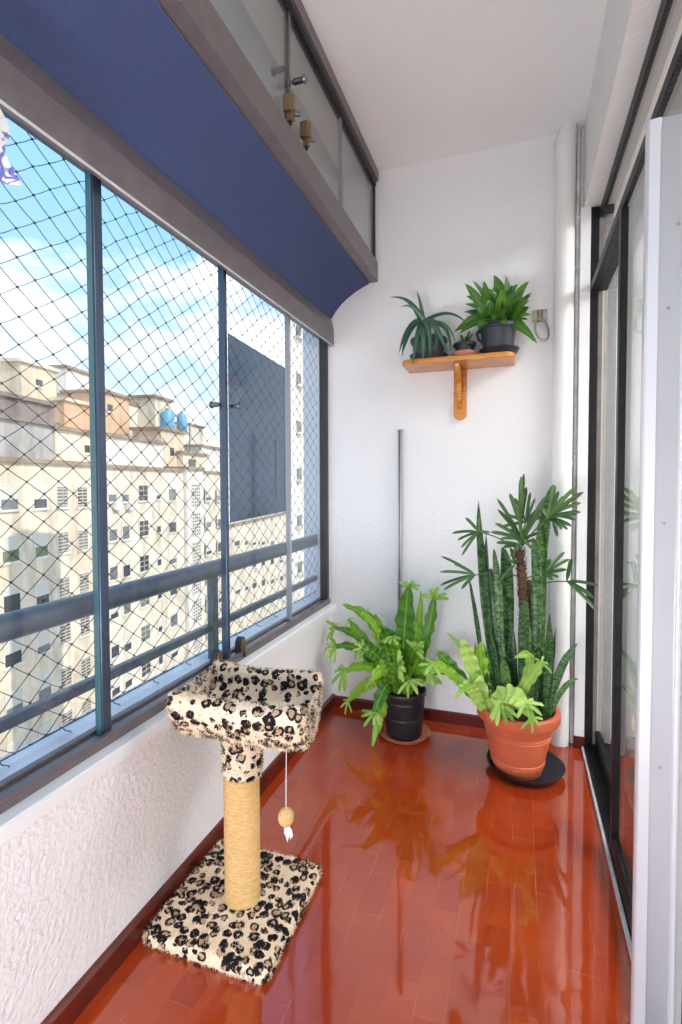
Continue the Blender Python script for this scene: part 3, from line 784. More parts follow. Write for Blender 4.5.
# ------------------------------------------------------------------ fern in the black pot
FX, FY = -.487, 2.272
saucer('floor_saucer', (FX, FY, .0004), .118, .022, M['clay'], 'round terracotta saucer under the black fern pot', .006)
fe = tag(empty('potted_fern', (FX, FY, .006)), 'bright green crested fern in a black pot near the end wall', 'potted plant', 'potted plants on the balcony floor')
pot(fe, (FX, FY, .0066), .080, .098, .208, M['black_plastic'], .016, .004, .004, ((.45, -.0015), (.8, -.0015)), .90)
fr = MB(); fc = MB()
def crest(p, d, n, size=.045, k=6):
    d = Vector(d).normalized(); nv = Vector(n).normalized(); s = d.cross(nv).normalized()
    for i in range(k):
        a = (-1+2*i/(k-1))*1.35+random.uniform(-.2, .2); L = size*random.uniform(.65, 1.25)
        e = d*math.cos(a)+s*math.sin(a); p0 = p-d*size*.35
        mid = p0+e*L*.6+nv*L*random.uniform(-.1, .25); t = p0+e*L*1.05+nv*L*random.uniform(-.55, .15)+Vector((0, 0, -.012))
        leaf(fc, [p0, mid, t], size*.24, P_finger, n, 8, .2, ruffle=.25, waves=2.3)
def zpx(x, y): return 320+x/5.246, 570+y/5.246
def fern_leaf(base, mid, tip, w, dy, cs=.05, nrm=(0, -1, .45), wave=.14, ruf=.085, ck=9, b0=None):
    p0 = b0 if b0 is not None else Vector((FX+(base[0]-.5)*.10, FY+random.uniform(-.035, .03), .19))
    u, v = zpx(*tip); t = aty(u, v, FY+dy); u, v = zpx(*mid); m = aty(u, v, FY+dy*.55)
    if t.y > YB-.03: t.y = YB-.03
    sp = leaf(fr, [p0, p0.lerp(m, .6)+Vector((0, 0, .02)), m, t], w, lambda s: .12+.88*P_strap(s) if s > .25 else .10+s*1.9, nrm, 40, .16, wave, 6.5, ruf, across=6)
    if cs: crest(sp[-1], sp[-1]-sp[-3], nrm, cs, ck)
    return sp
fern_leaf((.4, 0), (440, 330), (465, 70), .085, .02, .045, ruf=.10)
fern_leaf((.55, 0), (520, 420), (530, 110), .040, .06, .0, ruf=.08)
fern_leaf((.7, 0), (585, 300), (600, 130), .050, .05, .062, ck=8)
fern_leaf((.1, 0), (320, 240), (118, 182), .055, -.02, 0, (.2, -.6, .8))
fern_leaf((.1, 0), (230, 320), (62, 300), .038, .05, .055, (0, -.8, .6), ck=7)
fern_leaf((0, 0), (200, 370), (62, 405), .042, -.04, .060, (0, -.7, .7), ck=8)
fern_leaf((0, 0), (250, 470), (110, 540), .050, -.12, .060, (0, -.7, .8), ck=8)
fern_leaf((0, 0), (260, 560), (135, 700), .050, -.06, .035, (.2, -.8, .6), ck=4)
fern_leaf((.2, 0), (345, 560), (280, 770), .058, -.13, .058, (0, -1, .2), ck=7)
fern_leaf((.2, 0), (335, 680), (268, 945), .036, -.15, .030, (0, -1, .1), wave=.22, ck=4)
fern_leaf((.8, 0), (560, 470), (665, 510), .045, -.02, .03, (-.1, -.8, .6), ck=4)
fern_leaf((.7, 0), (500, 500), (590, 545), .038, -.08, .06, (0, -.7, .7), ck=7)
fern_leaf((.5, 0), (470, 470), (505, 400), .045, -.06, .062, (0, -.9, .5), ck=7)
fern_leaf((.3, 0), (400, 400), (335, 300), .075, -.01, .0, ruf=.09)
fern_leaf((.2, 0), (300, 300), (225, 215), .042, -.03, .03, ck=4)
fern_leaf((.2, 0), (250, 400), (150, 260), .055, .04, .03, ck=4)
fern_leaf((.2, 0), (330, 380), (290, 230), .055, .0, 0)
fern_leaf((.4, 0), (400, 520), (420, 490), .060, -.12, .07, (0, -.8, .6), ck=9)
fern_leaf((.5, 0), (440, 520), (480, 600), .040, -.11, .055, (0, -.8, .6), ck=7)
fern_leaf((.1, 0), (300, 420), (210, 410), .060, -.09, .055, (0, -.8, .6), ck=7)
fern_leaf((.6, 0), (510, 350), (505, 260), .052, .03, .0)
fern_leaf((.2, 0), (330, 480), (265, 590), .050, -.10, .03, (.2, -.9, .5), ck=4)
fern_leaf((.35, 0), (380, 330), (375, 360), .06, -.08, .05, ck=5)
for k in range(20):
    a = random.uniform(-.2, 3.5)+PI*.02; r = random.uniform(.10, .20)
    p0 = Vector((FX+random.uniform(-.04, .04), FY+random.uniform(-.04, .04), .19)); tip = p0+Vector((-abs(math.cos(a))*r if k % 3 else r*.7, -abs(math.sin(a))*r*.5+.05, random.uniform(.10, .30)))
    leaf(fr, [p0, p0.lerp(tip, .5)+Vector((0, 0, .05)), tip], random.uniform(.035, .055), lambda s: .12+.88*P_strap(s), (-.2, -1, .5), 34, .16, .12, 6, .08, across=6)
for k in range(16):
    a = random.uniform(0, 6.3); r = random.uniform(.02, .06); p0 = Vector((FX+.03*math.cos(a), FY+.03*math.sin(a), .185))
    fr.tube(bez([p0, p0+Vector((r*math.cos(a)*.3, r*math.sin(a)*.3, .05)), p0+Vector((r*math.cos(a)*1.6, r*math.sin(a)*1.2, .10))], 6), .0022, 6)
o_ = len(fr.v); fr.v += fc.v; fr.f += [[i+o_ for i in q] for q in fc.f]; fr.uv += fc.uv; fr.mi += [1]*len(fc.f)
fr.build('fronds', [M['fern'], M['fern_pale']], fe, smooth=True)

# ------------------------------------------------------------------ big terracotta pot: snake plant, palm and a crested fern
saucer('floor_saucer', (.032, 2.148, .0004), .150, .032, M['black_plastic'], 'wide black saucer under the large terracotta pot', .005)
bp = tag(empty('potted_snake_plant', (.002, 2.135, .006)), 'tall snake plant and small palm in the large terracotta pot', 'potted plant', 'potted plants on the balcony floor')
BX, BY, BZ = .003, 2.136, .0060
pot(bp, (BX, BY, BZ), .092, .146, .255, M['terracotta'], .040, .012, .008, ((.16, .0022), (.20, .0022), (.62, -.002), (.66, -.002)), .92)
ZT = BZ+.235
sn = MB(); pf = MB(); tk = MB(); f2 = MB(); f2c = MB()
def z2(x, y): return 440+x/4.2625, 470+y/4.2625
def z3(x, y): return 430+x/4.012, 600+y/4.012
def base_at(u, dy=0):
    p = aty(u, 708, BY+dy); return Vector((p.x, BY+dy, ZT))
def sword(bu, mid, tip, w, dy, n=(0, -1, .1), fold=.22, th=.003, prof=P_sword):
    p0 = base_at(bu, dy*.5); m = aty(mid[0], mid[1], BY+dy*.8); t = aty(tip[0], tip[1], BY+dy)
    c = m*2-(p0+t)*.5
    leaf(sn, [p0, c, t], w*.84, prof, n, 26, fold, .05, 2, .03, thick=th, twist=random.uniform(-.9, .9))
sword(499, z2(185, 480), z2(163, 130), .053, .02, (.15, -1, .1))
sword(497, z2(205, 480), z2(200, 260), .042, .05, (-.4, -1, .1))
sword(505, z2(250, 530), z2(228, 335), .040, -.02, (.2, -1, .1))
sword(508, z2(285, 500), z2(262, 330), .062, .05, (.3, -1, .1))
sword(533, z2(415, 480), z2(392, 290), .052, -.05, (-.1, -1, .15))
sword(540, z2(440, 330), z2(486, 62), .056, .06, (-.3, -1, .1))
sword(536, z2(425, 400), z2(425, 230), .062, .04, (.1, -1, 0))
sword(489, z2(150, 620), z2(120, 455), .026, .0, (.3, -1, .1), .3)
sword(521, z2(355, 640), z2(352, 585), .052, -.07, (.2, -1, .1))
sword(527, z3(385, 170), z3(372, 52), .050, -.05, (-.2, -1, .1))
sword(545, z3(475, 220), z3(478, 52), .042, -.03, (.1, -1, .1))
sword(548, z3(490, 250), z3(508, 112), .030, .02, (-.5, -1, .1))
sword(547, z3(525, 280), z3(594, 172), .036, -.02, (-.3, -1, .2), .3)
sword(550, z3(540, 350), z3(597, 318), .024, -.03, (-.3, -.8, .5), .3)
sword(509, z3(300, 300), z3(288, 240), .045, -.08, (.2, -1, .1))
sword(493, z3(225, 260), z3(198, 160), .050, -.03, (.3, -1, .1))
sword(501, z3(260, 250), z3(245, 120), .042, .0, (-.2, -1, .1))
sword(515, z3(330, 260), z3(330, 90), .048, .03, (.3, -1, .1))
sword(540, z3(430, 330), z3(445, 190), .040, .02, (-.3, -1, .1))
sword(531, z3(390, 330), z3(400, 220), .034, -.04, (0, -1, .1))
sword(503, z2(230, 560), z2(215, 420), .046, .03, (0, -1, .1))
sword(512, z3(300, 330), z3(310, 200), .048, -.04, (-.3, -1, .1))
sword(497, z3(240, 360), z3(228, 290), .045, -.05, (.1, -1, .1))
sword(484, z3(190, 300), z3(182, 150), .024, .02, (.1, -1, .1))
sn.build('sword_leaves', M['snake'], bp, smooth=True)
# palm
c0 = base_at(527, .01); c1 = aty(*z2(368, 600), BY+.01); c2 = aty(*z2(345, 430), BY+.005); c3 = aty(*z2(338, 345), BY)
sp = bez([c0, c1, c2, c3], 44)
for i, p in enumerate(sp): pass
tk.tube([p+Vector((noise.noise(p*90), noise.noise(p*90+Vector((5, 0, 0))), 0))*.003 for p in sp], [.017+.0035*math.sin(i*1.9)+.003*noise.noise(p*70) for i, p in enumerate(sp)], 14)
q2 = [c0+Vector((.035, .02, 0)), aty(*z2(395, 600), BY+.03), aty(*z2(378, 470), BY+.02)]
tk.tube(bez(q2, 26), [.011+.003*math.sin(i*2.1) for i in range(27)], 12)
for i in range(260):        # fibres
    p = sp[random.randint(8, 44)]; a = random.uniform(0, 6.3); d = Vector((math.cos(a), math.sin(a), 0))
    tk.tube([p+d*.014, p+d*.020+Vector((0, 0, .012)), p+d*random.uniform(.022, .030)+Vector((0, 0, random.uniform(.01, .03)))], [.0013, .001, .0005], 3, False)
tk.build('trunk', M['trunk'], bp, smooth=True)
crown = c3
def fan(center, tips, dy, w=.026, pet_from=None, dyc=0, n=(0, -1, .5)):
    c = aty(*z2(*center), BY+dyc); p0 = Vector(pet_from if pet_from is not None else crown)
    if (c-p0).length > .02: pf.tube(bez([p0, p0.lerp(c, .5)+Vector((0, 0, .025)), c], 8), .0026, 6)
    for i, t in enumerate(tips):
        tp = aty(*z2(*t), BY+dy+random.uniform(-.04, .04)); L = (tp-c).length
        leaf(pf, [c, c.lerp(tp, .5)+Vector((0, 0, .05*L+.004)), tp], w*.62*random.uniform(.85, 1.1), P_finger, (n[0], n[1], n[2]+random.uniform(-.3, .3)), 10, .35)
fan((342, 235), [(357, 15), (346, 28), (368, 72), (297, 100), (352, 90)], .0, .027)
fan((350, 300), [(243, 122), (245, 168), (235, 228), (450, 112), (440, 160), (330, 150), (215, 265), (410, 170)], -.03, .026)
fan((462, 205), [(576, 74), (611, 94), (600, 180), (490, 66), (560, 240), (545, 255), (520, 255), (430, 150), (585, 190)], -.02, .026, None, -.02)
fan((165, 265), [(52, 270), (74, 300), (90, 332), (93, 366), (108, 204), (212, 268), (170, 200)], -.03, .019, None, -.03)
fan((445, 445), [(531, 350), (553, 380), (541, 425), (506, 458), (480, 470), (470, 380)], -.01, .022, sp[28], .0)
fan((540, 475), [(562, 377), (672, 492), (655, 545), (668, 600), (560, 378), (610, 520)], -.10, .022, sp[25], -.07)
fan((150, 448), [(4, 368), (0, 435), (15, 512), (2, 492), (92, 508), (60, 400)], -.04, .021, sp[30], -.03)
fan((320, 402), [(258, 472), (285, 380), (300, 330)], -.04, .02, sp[38], -.02)
fan((345, 320), [(300, 250), (390, 230), (400, 300), (270, 330), (240, 310)], .02, .024)
fan((365, 225), [(405, 120), (425, 165), (385, 95), (318, 118), (275, 190), (450, 200), (262, 245)], .03, .022)
fan((475, 190), [(505, 90), (530, 110), (600, 140), (580, 215), (455, 110), (440, 235), (500, 285)], .01, .022, None, .0)
fan((352, 300), [(300, 370), (395, 340), (420, 270), (255, 295)], -.05, .02)
pf.build('palm_fronds', M['palm'], bp, smooth=True)
# crested fern at the front of the pot
def f2leaf(bu, mid, tip, w, dy, cs=0, n=(0, -1, .5), ck=6, pale=True):
    p0 = base_at(bu, dy*.4-.03); m = aty(mid[0], mid[1], BY+dy*.8); t = aty(tip[0], tip[1], BY+dy)
    tgt = f2c if pale else f2
    s = leaf(tgt, [p0, m*2-(p0+t)*.5, t], w, lambda q: .15+.85*P_strap(q), n, 36, .2, .13, 5.5, .09, across=6)
    if cs:
        global fc
        keep = fc; fc = f2c; crest(s[-1], s[-1]-s[-3], n, cs, ck); fc = keep
f2leaf(487, z3(110, 300), z3(30, 205), .052, -.03, .0, pale=False)
f2leaf(488, z3(80, 290), z3(0, 270), .040, -.06, .05, pale=False)
f2leaf(490, z3(175, 280), z3(130, 160), .056, -.08, .0)
f2leaf(486, z3(175, 370), z3(150, 330), .045, -.12, .065, ck=8)
f2leaf(494, z3(210, 330), z3(205, 170), .060, -.05, .0, pale=False)
f2leaf(505, z3(390, 330), z3(455, 245), .040, -.14, .035, ck=4)
f2leaf(507, z3(400, 260), z3(340, 232), .032, -.14, .0)
f2leaf(500, z3(300, 385), z3(400, 430), .075, -.17, .055, (0, -.8, .8), ck=5)
f2leaf(497, z3(270, 400), z3(290, 440), .055, -.16, .060, (0, -.8, .8), ck=7)
f2leaf(500, z3(330, 390), z3(420, 490), .050, -.165, .04, (0, -.9, .5), ck=4)
f2leaf(490, z3(110, 310), z3(8, 305), .014, -.03, 0, pale=False)
f2leaf(492, z3(150, 230), z3(65, 130), .014, .0, 0, pale=False)
f2.build('fern_fronds', M['fern'], bp, smooth=True); f2c.build('pale_fern_fronds', M['fern_pale'], bp, smooth=True)

# ------------------------------------------------------------------ cloth hung at the near end of the window
def cloth_mat():
    k = NT('white_blue_print_cloth'); k.bsdf((.8, .78, .76), .8, 0, .2)
    v = k.coord()
    f = k.noise(v, 26, 2, .5, 1.5)
    c = k.ramp(f, [(.56, (.80, .77, .74)), (.60, (.12, .14, .44)), (.66, (.20, .22, .58)), (.69, (.80, .77, .74))])
    k.l(c, k.b.inputs['Base Color']); return k.m
ck_ = tag(empty('hanging_cloth', (-.83, .58, 1.80)), 'white and blue patterned cloth hanging at the window', 'cloth')
b = MB(); nu, nv = 44, 26; vs = []
for j in range(nv+1):
    t = j/nv
    for i in range(nu+1):
        s = i/nu
        hem = -.05*math.sin(s*PI*1.0)+.03*math.sin(s*7)
        z = 1.935-(.245-.03*math.sin(s*5.3))*t
        yy = .40+.262*s*(.90+.12*t)+.012*math.sin(j*.6+s*4)
        x = -.845+.022*math.sin(s*19+t*1.5)*(.3+.7*t)+.010*math.sin(s*41+3*t)+.01*t
        vs.append((x, yy, z))
b.add(vs, [(j*(nu+1)+i, j*(nu+1)+i+1, (j+1)*(nu+1)+i+1, (j+1)*(nu+1)+i) for j in range(nv) for i in range(nu)])
c_ = b.build('cloth', cloth_mat(), ck_, smooth=True)
so = c_.modifiers.new('thickness', 'SOLIDIFY'); so.thickness = .002
b = MB(); b.tube([(-.845, .42, 1.93), (-.848, .50, 1.942), (-.845, .61, 1.93)], .003, 8); b.tube([(-.848, .50, 1.942), (-.875, .50, 1.955), (-.90, .50, 1.955)], .003, 8); b.build('hanger', M['wire'], ck_)

# ------------------------------------------------------------------ the street outside
DH = Vector((-math.sin(YAW), math.cos(YAW), 0)); RH = Vector((math.cos(YAW), math.sin(YAW), 0))
FD = (RH*.152+DH*.988).normalized(); FN = Vector((FD.y, -FD.x, 0))      # along the opposite facades / towards the balcony
FO = RH*(-300/513*31)+DH*31
def fac(u, v, t=0):
    """where a pixel meets the plane of the opposite facades, t metres behind it: (s along, z)"""
    r = ray(u, v); o = FO-FN*t; k = (o.x*FN.x+o.y*FN.y)/(r.x*FN.x+r.y*FN.y)
    p = O_+r*k; return (p-o).dot(FD), p.z
def fb(mb, s0, s1, t0, t1, z0, z1):
    v = [FO+FD*s-FN*t+Vector((0, 0, z)) for s in (s0, s1) for t in (t0, t1) for z in (z0, z1)]
    mb.add(v, [(0, 1, 3, 2), (4, 6, 7, 5), (0, 4, 5, 1), (2, 3, 7, 6), (0, 2, 6, 4), (1, 5, 7, 3)])
def facade_mat(name, col, stain=.35):
    k = NT(name); k.bsdf(col, .9, 0, .1)
    v = k.coord('Object', (.7, .7, .22)); f = k.noise(v, 1.1, 6, .65)
    g = k.noise(k.coord('Object', (1, 1, 1)), .25, 3)
    c = k.ramp(f, [(.30, tuple(x*(1-stain) for x in col)), (.55, col), (.8, tuple(min(1, x*1.08) for x in col))])
    k.l(k.mix(k.math('MULTIPLY', g, .25), c, (col[0]*.8, col[1]*.7, col[2]*.55)), k.b.inputs['Base Color'])
    k.bump(k.noise(v, 9, 3), .2, .05); return k.m
M['cream'] = facade_mat('cream_render', (.79, .67, .52), .45)
M['cream2'] = facade_mat('pale_cream_render', (.80, .70, .57), .45)
M['offwhite'] = facade_mat('weathered_white_render', (.80, .75, .68), .35)
M['tan'] = facade_mat('tan_render', (.72, .59, .44), .3)
M['greyroof'] = facade_mat('grey_brown_roof', (.26, .22, .20), .5)
M['concrete'] = facade_mat('weathered_concrete', (.42, .40, .39), .4)
M['orange'] = facade_mat('faded_orange_render', (.70, .47, .31), .3)
M['cornice'] = facade_mat('brown_stained_cornice', (.36, .27, .20), .4)
M['reflection_wall'] = facade_mat('dark_reflection_blue_wall', (.055, .085, .125), .22)  # dark glass reflection carried by the wall colour
M['win_dark'] = simple('dark_window_opening', (.045, .05, .055), .2, 0, .6)
M['win_mid'] = simple('grey_window_pane', (.16, .17, .17), .2, 0, .6)
M['green_curtain'] = simple('green_curtain', (.16, .20, .10), .8)
M['shutter'] = simple('pale_roller_shutter', (.62, .58, .50), .7)
M['louver'] = simple('beige_louvre', (.46, .41, .33), .7)
M['tank'] = simple('blue_water_tank', (.12, .33, .47), .4)
M['ac'] = simple('white_air_conditioner', (.72, .71, .69), .5)
M['block'] = simple('pale_vent_block', (.66, .61, .53), .8)
ZG = -24
def window(bld, s, z, w, h, kind, rnd):
    b = MB(); fb(b, s-w/2, s+w/2, -.015, .02, z-h/2, z+h/2)
    m = {'green': 'green_curtain', 'dark': 'win_dark'}.get(kind, 'win_mid' if rnd.random() < .5 else 'win_dark')
    o = b.build('window', M[m], bld)
    b = MB(); fb(b, s-w/2-.07, s-w/2, -.05, .02, z-h/2-.05, z+h/2+.06); fb(b, s+w/2, s+w/2+.07, -.05, .02, z-h/2-.05, z+h/2+.06)
    fb(b, s-w/2-.12, s+w/2+.12, -.14, .02, z-h/2-.13, z-h/2); fb(b, s-w/2-.07, s+w/2+.07, -.05, .02, z+h/2, z+h/2+.07)
    b.build('window_frame', M['offwhite'], o)
    b = MB()
    if kind == 'louver':
        n = 6
        for k in range(n): fb(b, s-w/2, s+w/2, -.06, -.016, z-h/2+h*(k+.25)/n, z-h/2+h*(k+.72)/n)
        fb(b, s-.03, s+.03, -.065, -.02, z-h/2, z+h/2)
        b.build('louvre_slats', M['louver'], o)
    elif kind == 'grid':
        for k in (1, 2): fb(b, s-w/2, s+w/2, -.04, -.016, z-h/2+h*k/3-.03, z-h/2+h*k/3+.03)
        fb(b, s-.03, s+.03, -.04, -.016, z-h/2, z+h/2); b.build('glazing_bars', M['louver'], o)
    else:
        f = rnd.choice((.25, .35, .5, .6, .7)) if kind != 'green' else .55
        fb(b, s-w/2, s+w/2, -.035, -.016, z+h/2-h*f, z+h/2)
        b.build('roller_shutter', M['shutter'], o)
        if rnd.random() < .14:
            b = MB(); fb(b, s-.05, s+.45*w+.3, -.38, -.05, z-h/2-.62, z-h/2-.17); b.build('air_conditioner', M['ac'], bld)
def building(name, label, u0, u1, vtop, utop, mat, cols, t0=0, depth=9, vfirst=495, floor_h=2.92, rows=7, seed=1, parapet=None):
    rnd = random.Random(seed); s0 = fac(u0, 490)[0]; s1 = fac(u1, 490)[0]; zt = fac(utop, vtop)[1]
    bld = tag(empty(name, tuple(FO+FD*(s0+s1)/2+Vector((0, 0, ZG)))), label, 'building')
    b = MB(); fb(b, s0+.12, s1-.12, t0, depth, ZG, zt); b.build('wall', M[mat], bld)
    b = MB(); fb(b, s0+.12, s1-.12, t0-.22, t0+.3, zt-.05, zt+.22); b.build('cornice', M['cornice'], bld)
    for u, wpx, hpx, kind in cols:
        s, z = fac(u, vfirst); sa = fac(u-wpx/2, 490)[0]; sb = fac(u+wpx/2, 490)[0]; za = fac(u, 490)[1]-fac(u, 490+hpx)[1]
        for k in range(rows):
            kd = kind
            if kd == 'mixed': kd = rnd.choice(('shutter', 'green', 'shutter', 'dark', 'shutter', 'dark') if seed == 4 else ('shutter', 'dark'))
            window(bld, s, z-k*floor_h, sb-sa, za, kd, rnd)
    return bld
b1 = building('apartment_block', 'cream apartment block with louvred and shuttered windows across the street', -60, 93, 463, 45, 'cream',
         [(-42, 17, 24, 'mixed'), (9, 17, 25, 'mixed'), (40, 13, 22, 'mixed'), (62, 10.5, 20, 'louver'), (82, 9.5, 19, 'louver')], vfirst=497, seed=4)
b2 = building('apartment_block', 'paler apartment block past the first window post, tanks and low structures on its roof', 93, 184, 469, 140, 'cream2',
         [(112, 8, 17, 'mixed'), (125, 7, 17, 'mixed'), (143, 9, 15, 'grid'), (158, 4, 12, 'dark'), (172, 7, 15, 'mixed')], vfirst=493, seed=8, rows=7)
b4 = building('apartment_block', 'narrow cream block just beyond the stair tower', 200, 228, 473, 210, 'cream2',
         [(208, 5, 11, 'mixed'), (219, 4, 11, 'mixed')], vfirst=495, seed=12, rows=7, t0=.2)
b5 = building('apartment_block', 'low cream block in front of the dark stand-in tower', 228, 302, 522, 250, 'cream2',
         [(237, 5, 9, 'mixed'), (246, 3.2, 8, 'dark'), (254, 4, 8, 'mixed'), (263, 3.4, 8, 'dark'), (272, 3.4, 8, 'mixed'), (281, 3, 7, 'dark')], vfirst=541, seed=17, rows=6, floor_h=3.0, depth=2.2)
# stair tower
s0, s1 = fac(184, 490)[0], fac(200, 490)[0]; zt = fac(192, 470)[1]
tw = tag(empty('stair_tower', tuple(FO+FD*(s0+s1)/2+Vector((0, 0, ZG)))), 'projecting stair tower with columns of perforated vent blocks', 'building')
b = MB(); fb(b, s0, s1, -.35, 6, ZG, zt); b.build('wall', M['offwhite'], tw)
b = MB(); fb(b, s0, s1, -.6, 6, zt, zt+.3); b.build('cornice', M['cornice'], tw)
sa, sb = fac(188, 490)[0], fac(196.5, 490)[0]
for k in range(7):
    z = fac(192, 484)[1]-k*2.92
    b = MB(); fb(b, sa, sb, -.36, -.34, z-2.3, z); o = b.build('vent_panel', M['win_dark'], tw)
    b = MB()
    for i in range(5): s = sa+(sb-sa)*i/4; fb(b, s-.09, s+.09, -.42, -.36, z-2.3, z)
    for j in range(8): zz = z-2.3*j/7; fb(b, sa, sb, -.42, -.36, zz-.08, zz+.08)
    b.build('vent_blocks', M['block'], o)
# roofscape, each structure its own thing on the roofs behind
def roofbox(name, label, u0, u1, v0, v1, t, dep, mat, cat='building', cap=None, wins=(), sh=None):
    sA, zT = fac(u0, v0, t); sB = fac(u1, v0, t)[0]; um = (u0+u1)/2; zT = fac(um, v0, t)[1]; zB = fac(um, v1, t)[1]-.6
    o = tag(empty(name, tuple(FO+FD*(sA+sB)/2-FN*t+Vector((0, 0, zB)))), label, cat)
    b = MB(); fb(b, sA, sB, t, t+dep, zB, zT); b.build('wall', M[mat], o)
    b = MB(); fb(b, sA-.25, sB+.25, t-.25, t+dep+.2, zT, zT+.28); b.build('roof', M[cap or 'cornice'], o)
    for (wu, wv, ww, wh) in wins:
        a, z1 = fac(wu-ww/2, wv-wh/2, t); c, z0 = fac(wu+ww/2, wv+wh/2, t)
        b = MB(); fb(b, a, c, t-.05, t+.05, z0, z1); w = b.build('window', M['win_dark'], o)
        b = MB(); fb(b, a-.1, c+.1, t-.1, t, z0-.15, z0); b.build('sill', M['offwhite'], w)
    return o
roofbox('roof_house', 'grey brown roof house with pale patches above the cream block', -60, 55, 418, 462, 2.6, 2.5, 'concrete', cap='greyroof')
roofbox('roof_house', 'dark sloped attic at the far left above the grey roof house', -60, 54, 395, 420, 4.6, 3, 'greyroof', cap='greyroof')
roofbox('roof_house', 'tan roof house with one small dark window', 21, 56, 367, 402, 8.5, 3, 'tan', cap='cream2', wins=[(39, 383, 6.5, 8)])
roofbox('roof_house', 'low cream roof room beside the grey roof house', 55, 91, 432, 463, 2.5, 3, 'cream2', cap='cornice', wins=[(87, 449, 5, 8)])
roofbox('roof_house', 'orange faced roof house left of the window post', 64, 93, 404, 432, 7, 4, 'orange', cap='cream')
roofbox('roof_house', 'white roof house behind the orange one', 66, 91, 372, 390, 12, 4, 'offwhite')
roofbox('roof_house', 'orange brown roof house right of the window post', 103, 129, 396, 436, 6, 4, 'orange', cap='cornice', wins=[(110, 408, 5, 8)])
roofbox('roof_house', 'white block beside the orange brown roof house', 129, 153, 407, 432, 7, 4, 'offwhite')
roofbox('roof_house', 'long white penthouse wall under a brown eave', 103, 163, 440, 468, 1.6, 3.5, 'offwhite')
roofbox('roof_house', 'slim tan lift tower above the pale block', 155, 171, 400, 440, 5, 3, 'cream2', wins=[(165, 455, 3, 8)])
roofbox('roof_house', 'brown service room under the water tanks', 161, 184, 432, 468, 2.2, 3, 'tan', wins=[(172, 452, 4, 9)])
roofbox('roof_house', 'pale roof room above the stair tower', 183, 206, 455, 471, 1.5, 3, 'cream2', wins=[(192, 463, 7, 8)])
roofbox('roof_house', 'pale stepped roof room beside the second window post', 201, 228, 449, 473, 3, 3, 'offwhite')
roofbox('roof_house', 'distant white house on the skyline', 184, 203, 426, 456, 12, 4, 'offwhite')
for (u, v0, v1, r, lab) in ((160, 407, 426, .75, 'larger blue water tank on the roof'), (175, 410, 424, .55, 'smaller blue water tank on the roof')):
    s, zA = fac(u, v1, 4.0); zB = fac(u, v0, 4.0)[1]; c = FO+FD*s-FN*3.2+Vector((0, 0, zA-.8))
    t_ = tag(empty('water_tank', tuple(c)), lab, 'water tank')
    b = MB(); b.lathe([(0, 0), (r*.9, 0), (r, .1), (r, zB-zA), (r*.7, zB-zA+.35), (0, zB-zA+.5)], tuple(c), 20); b.build('tank', M['tank'], t_, smooth=True, auto=40)
    b = MB(); b.lathe([(r*.3, zB-zA+.42), (r*.3, zB-zA+.6), (0, zB-zA+.62)], tuple(c), 14); b.build('lid', M['win_mid'], t_)
s, z = fac(190, 455, 2.5); c = FO+FD*s-FN*2.5
an = tag(empty('antenna', tuple(c+Vector((0, 0, z)))), 'thin rooftop antenna mast', 'antenna')
b = MB(); b.tube([c+Vector((0, 0, z)), c+Vector((0, 0, z+3.4))], .06, 6); b.build('mast', M['wire'], an)
b = MB()
for k in range(5): b.tube([c+FD*(-.6+.08*k)+Vector((0, 0, z+2.2+.25*k)), c+FD*(.6-.08*k)+Vector((0, 0, z+2.2+.25*k))], .035, 5)
b.build('elements', M['wire'], an)
# stand-in tower: dark reflection in the glass put into its wall colour
def gp(u, d): return RH*((u-341)/513*d)+DH*d
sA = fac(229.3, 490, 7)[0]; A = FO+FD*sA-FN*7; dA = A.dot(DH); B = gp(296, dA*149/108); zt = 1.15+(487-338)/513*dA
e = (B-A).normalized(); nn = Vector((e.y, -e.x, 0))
dw = tag(empty('stand_in_tower', tuple((A+B)/2+Vector((0, 0, ZG)))), 'tall blank stand-in tower behind the low block, dark reflection put into its colour', 'building')
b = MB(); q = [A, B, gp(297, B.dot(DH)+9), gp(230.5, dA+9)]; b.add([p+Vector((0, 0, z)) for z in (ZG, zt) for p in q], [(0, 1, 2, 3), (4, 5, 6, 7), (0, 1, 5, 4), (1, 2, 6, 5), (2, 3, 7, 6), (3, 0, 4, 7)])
b.build('wall', M['reflection_wall'], dw)
b = MB(); p = A.lerp(B, .62)+nn*.12; b.tube([p+Vector((0, 0, -2)), p+Vector((0, 0, 9.5))], .16, 8); b.build('drain_pipe', M['win_dark'], dw)
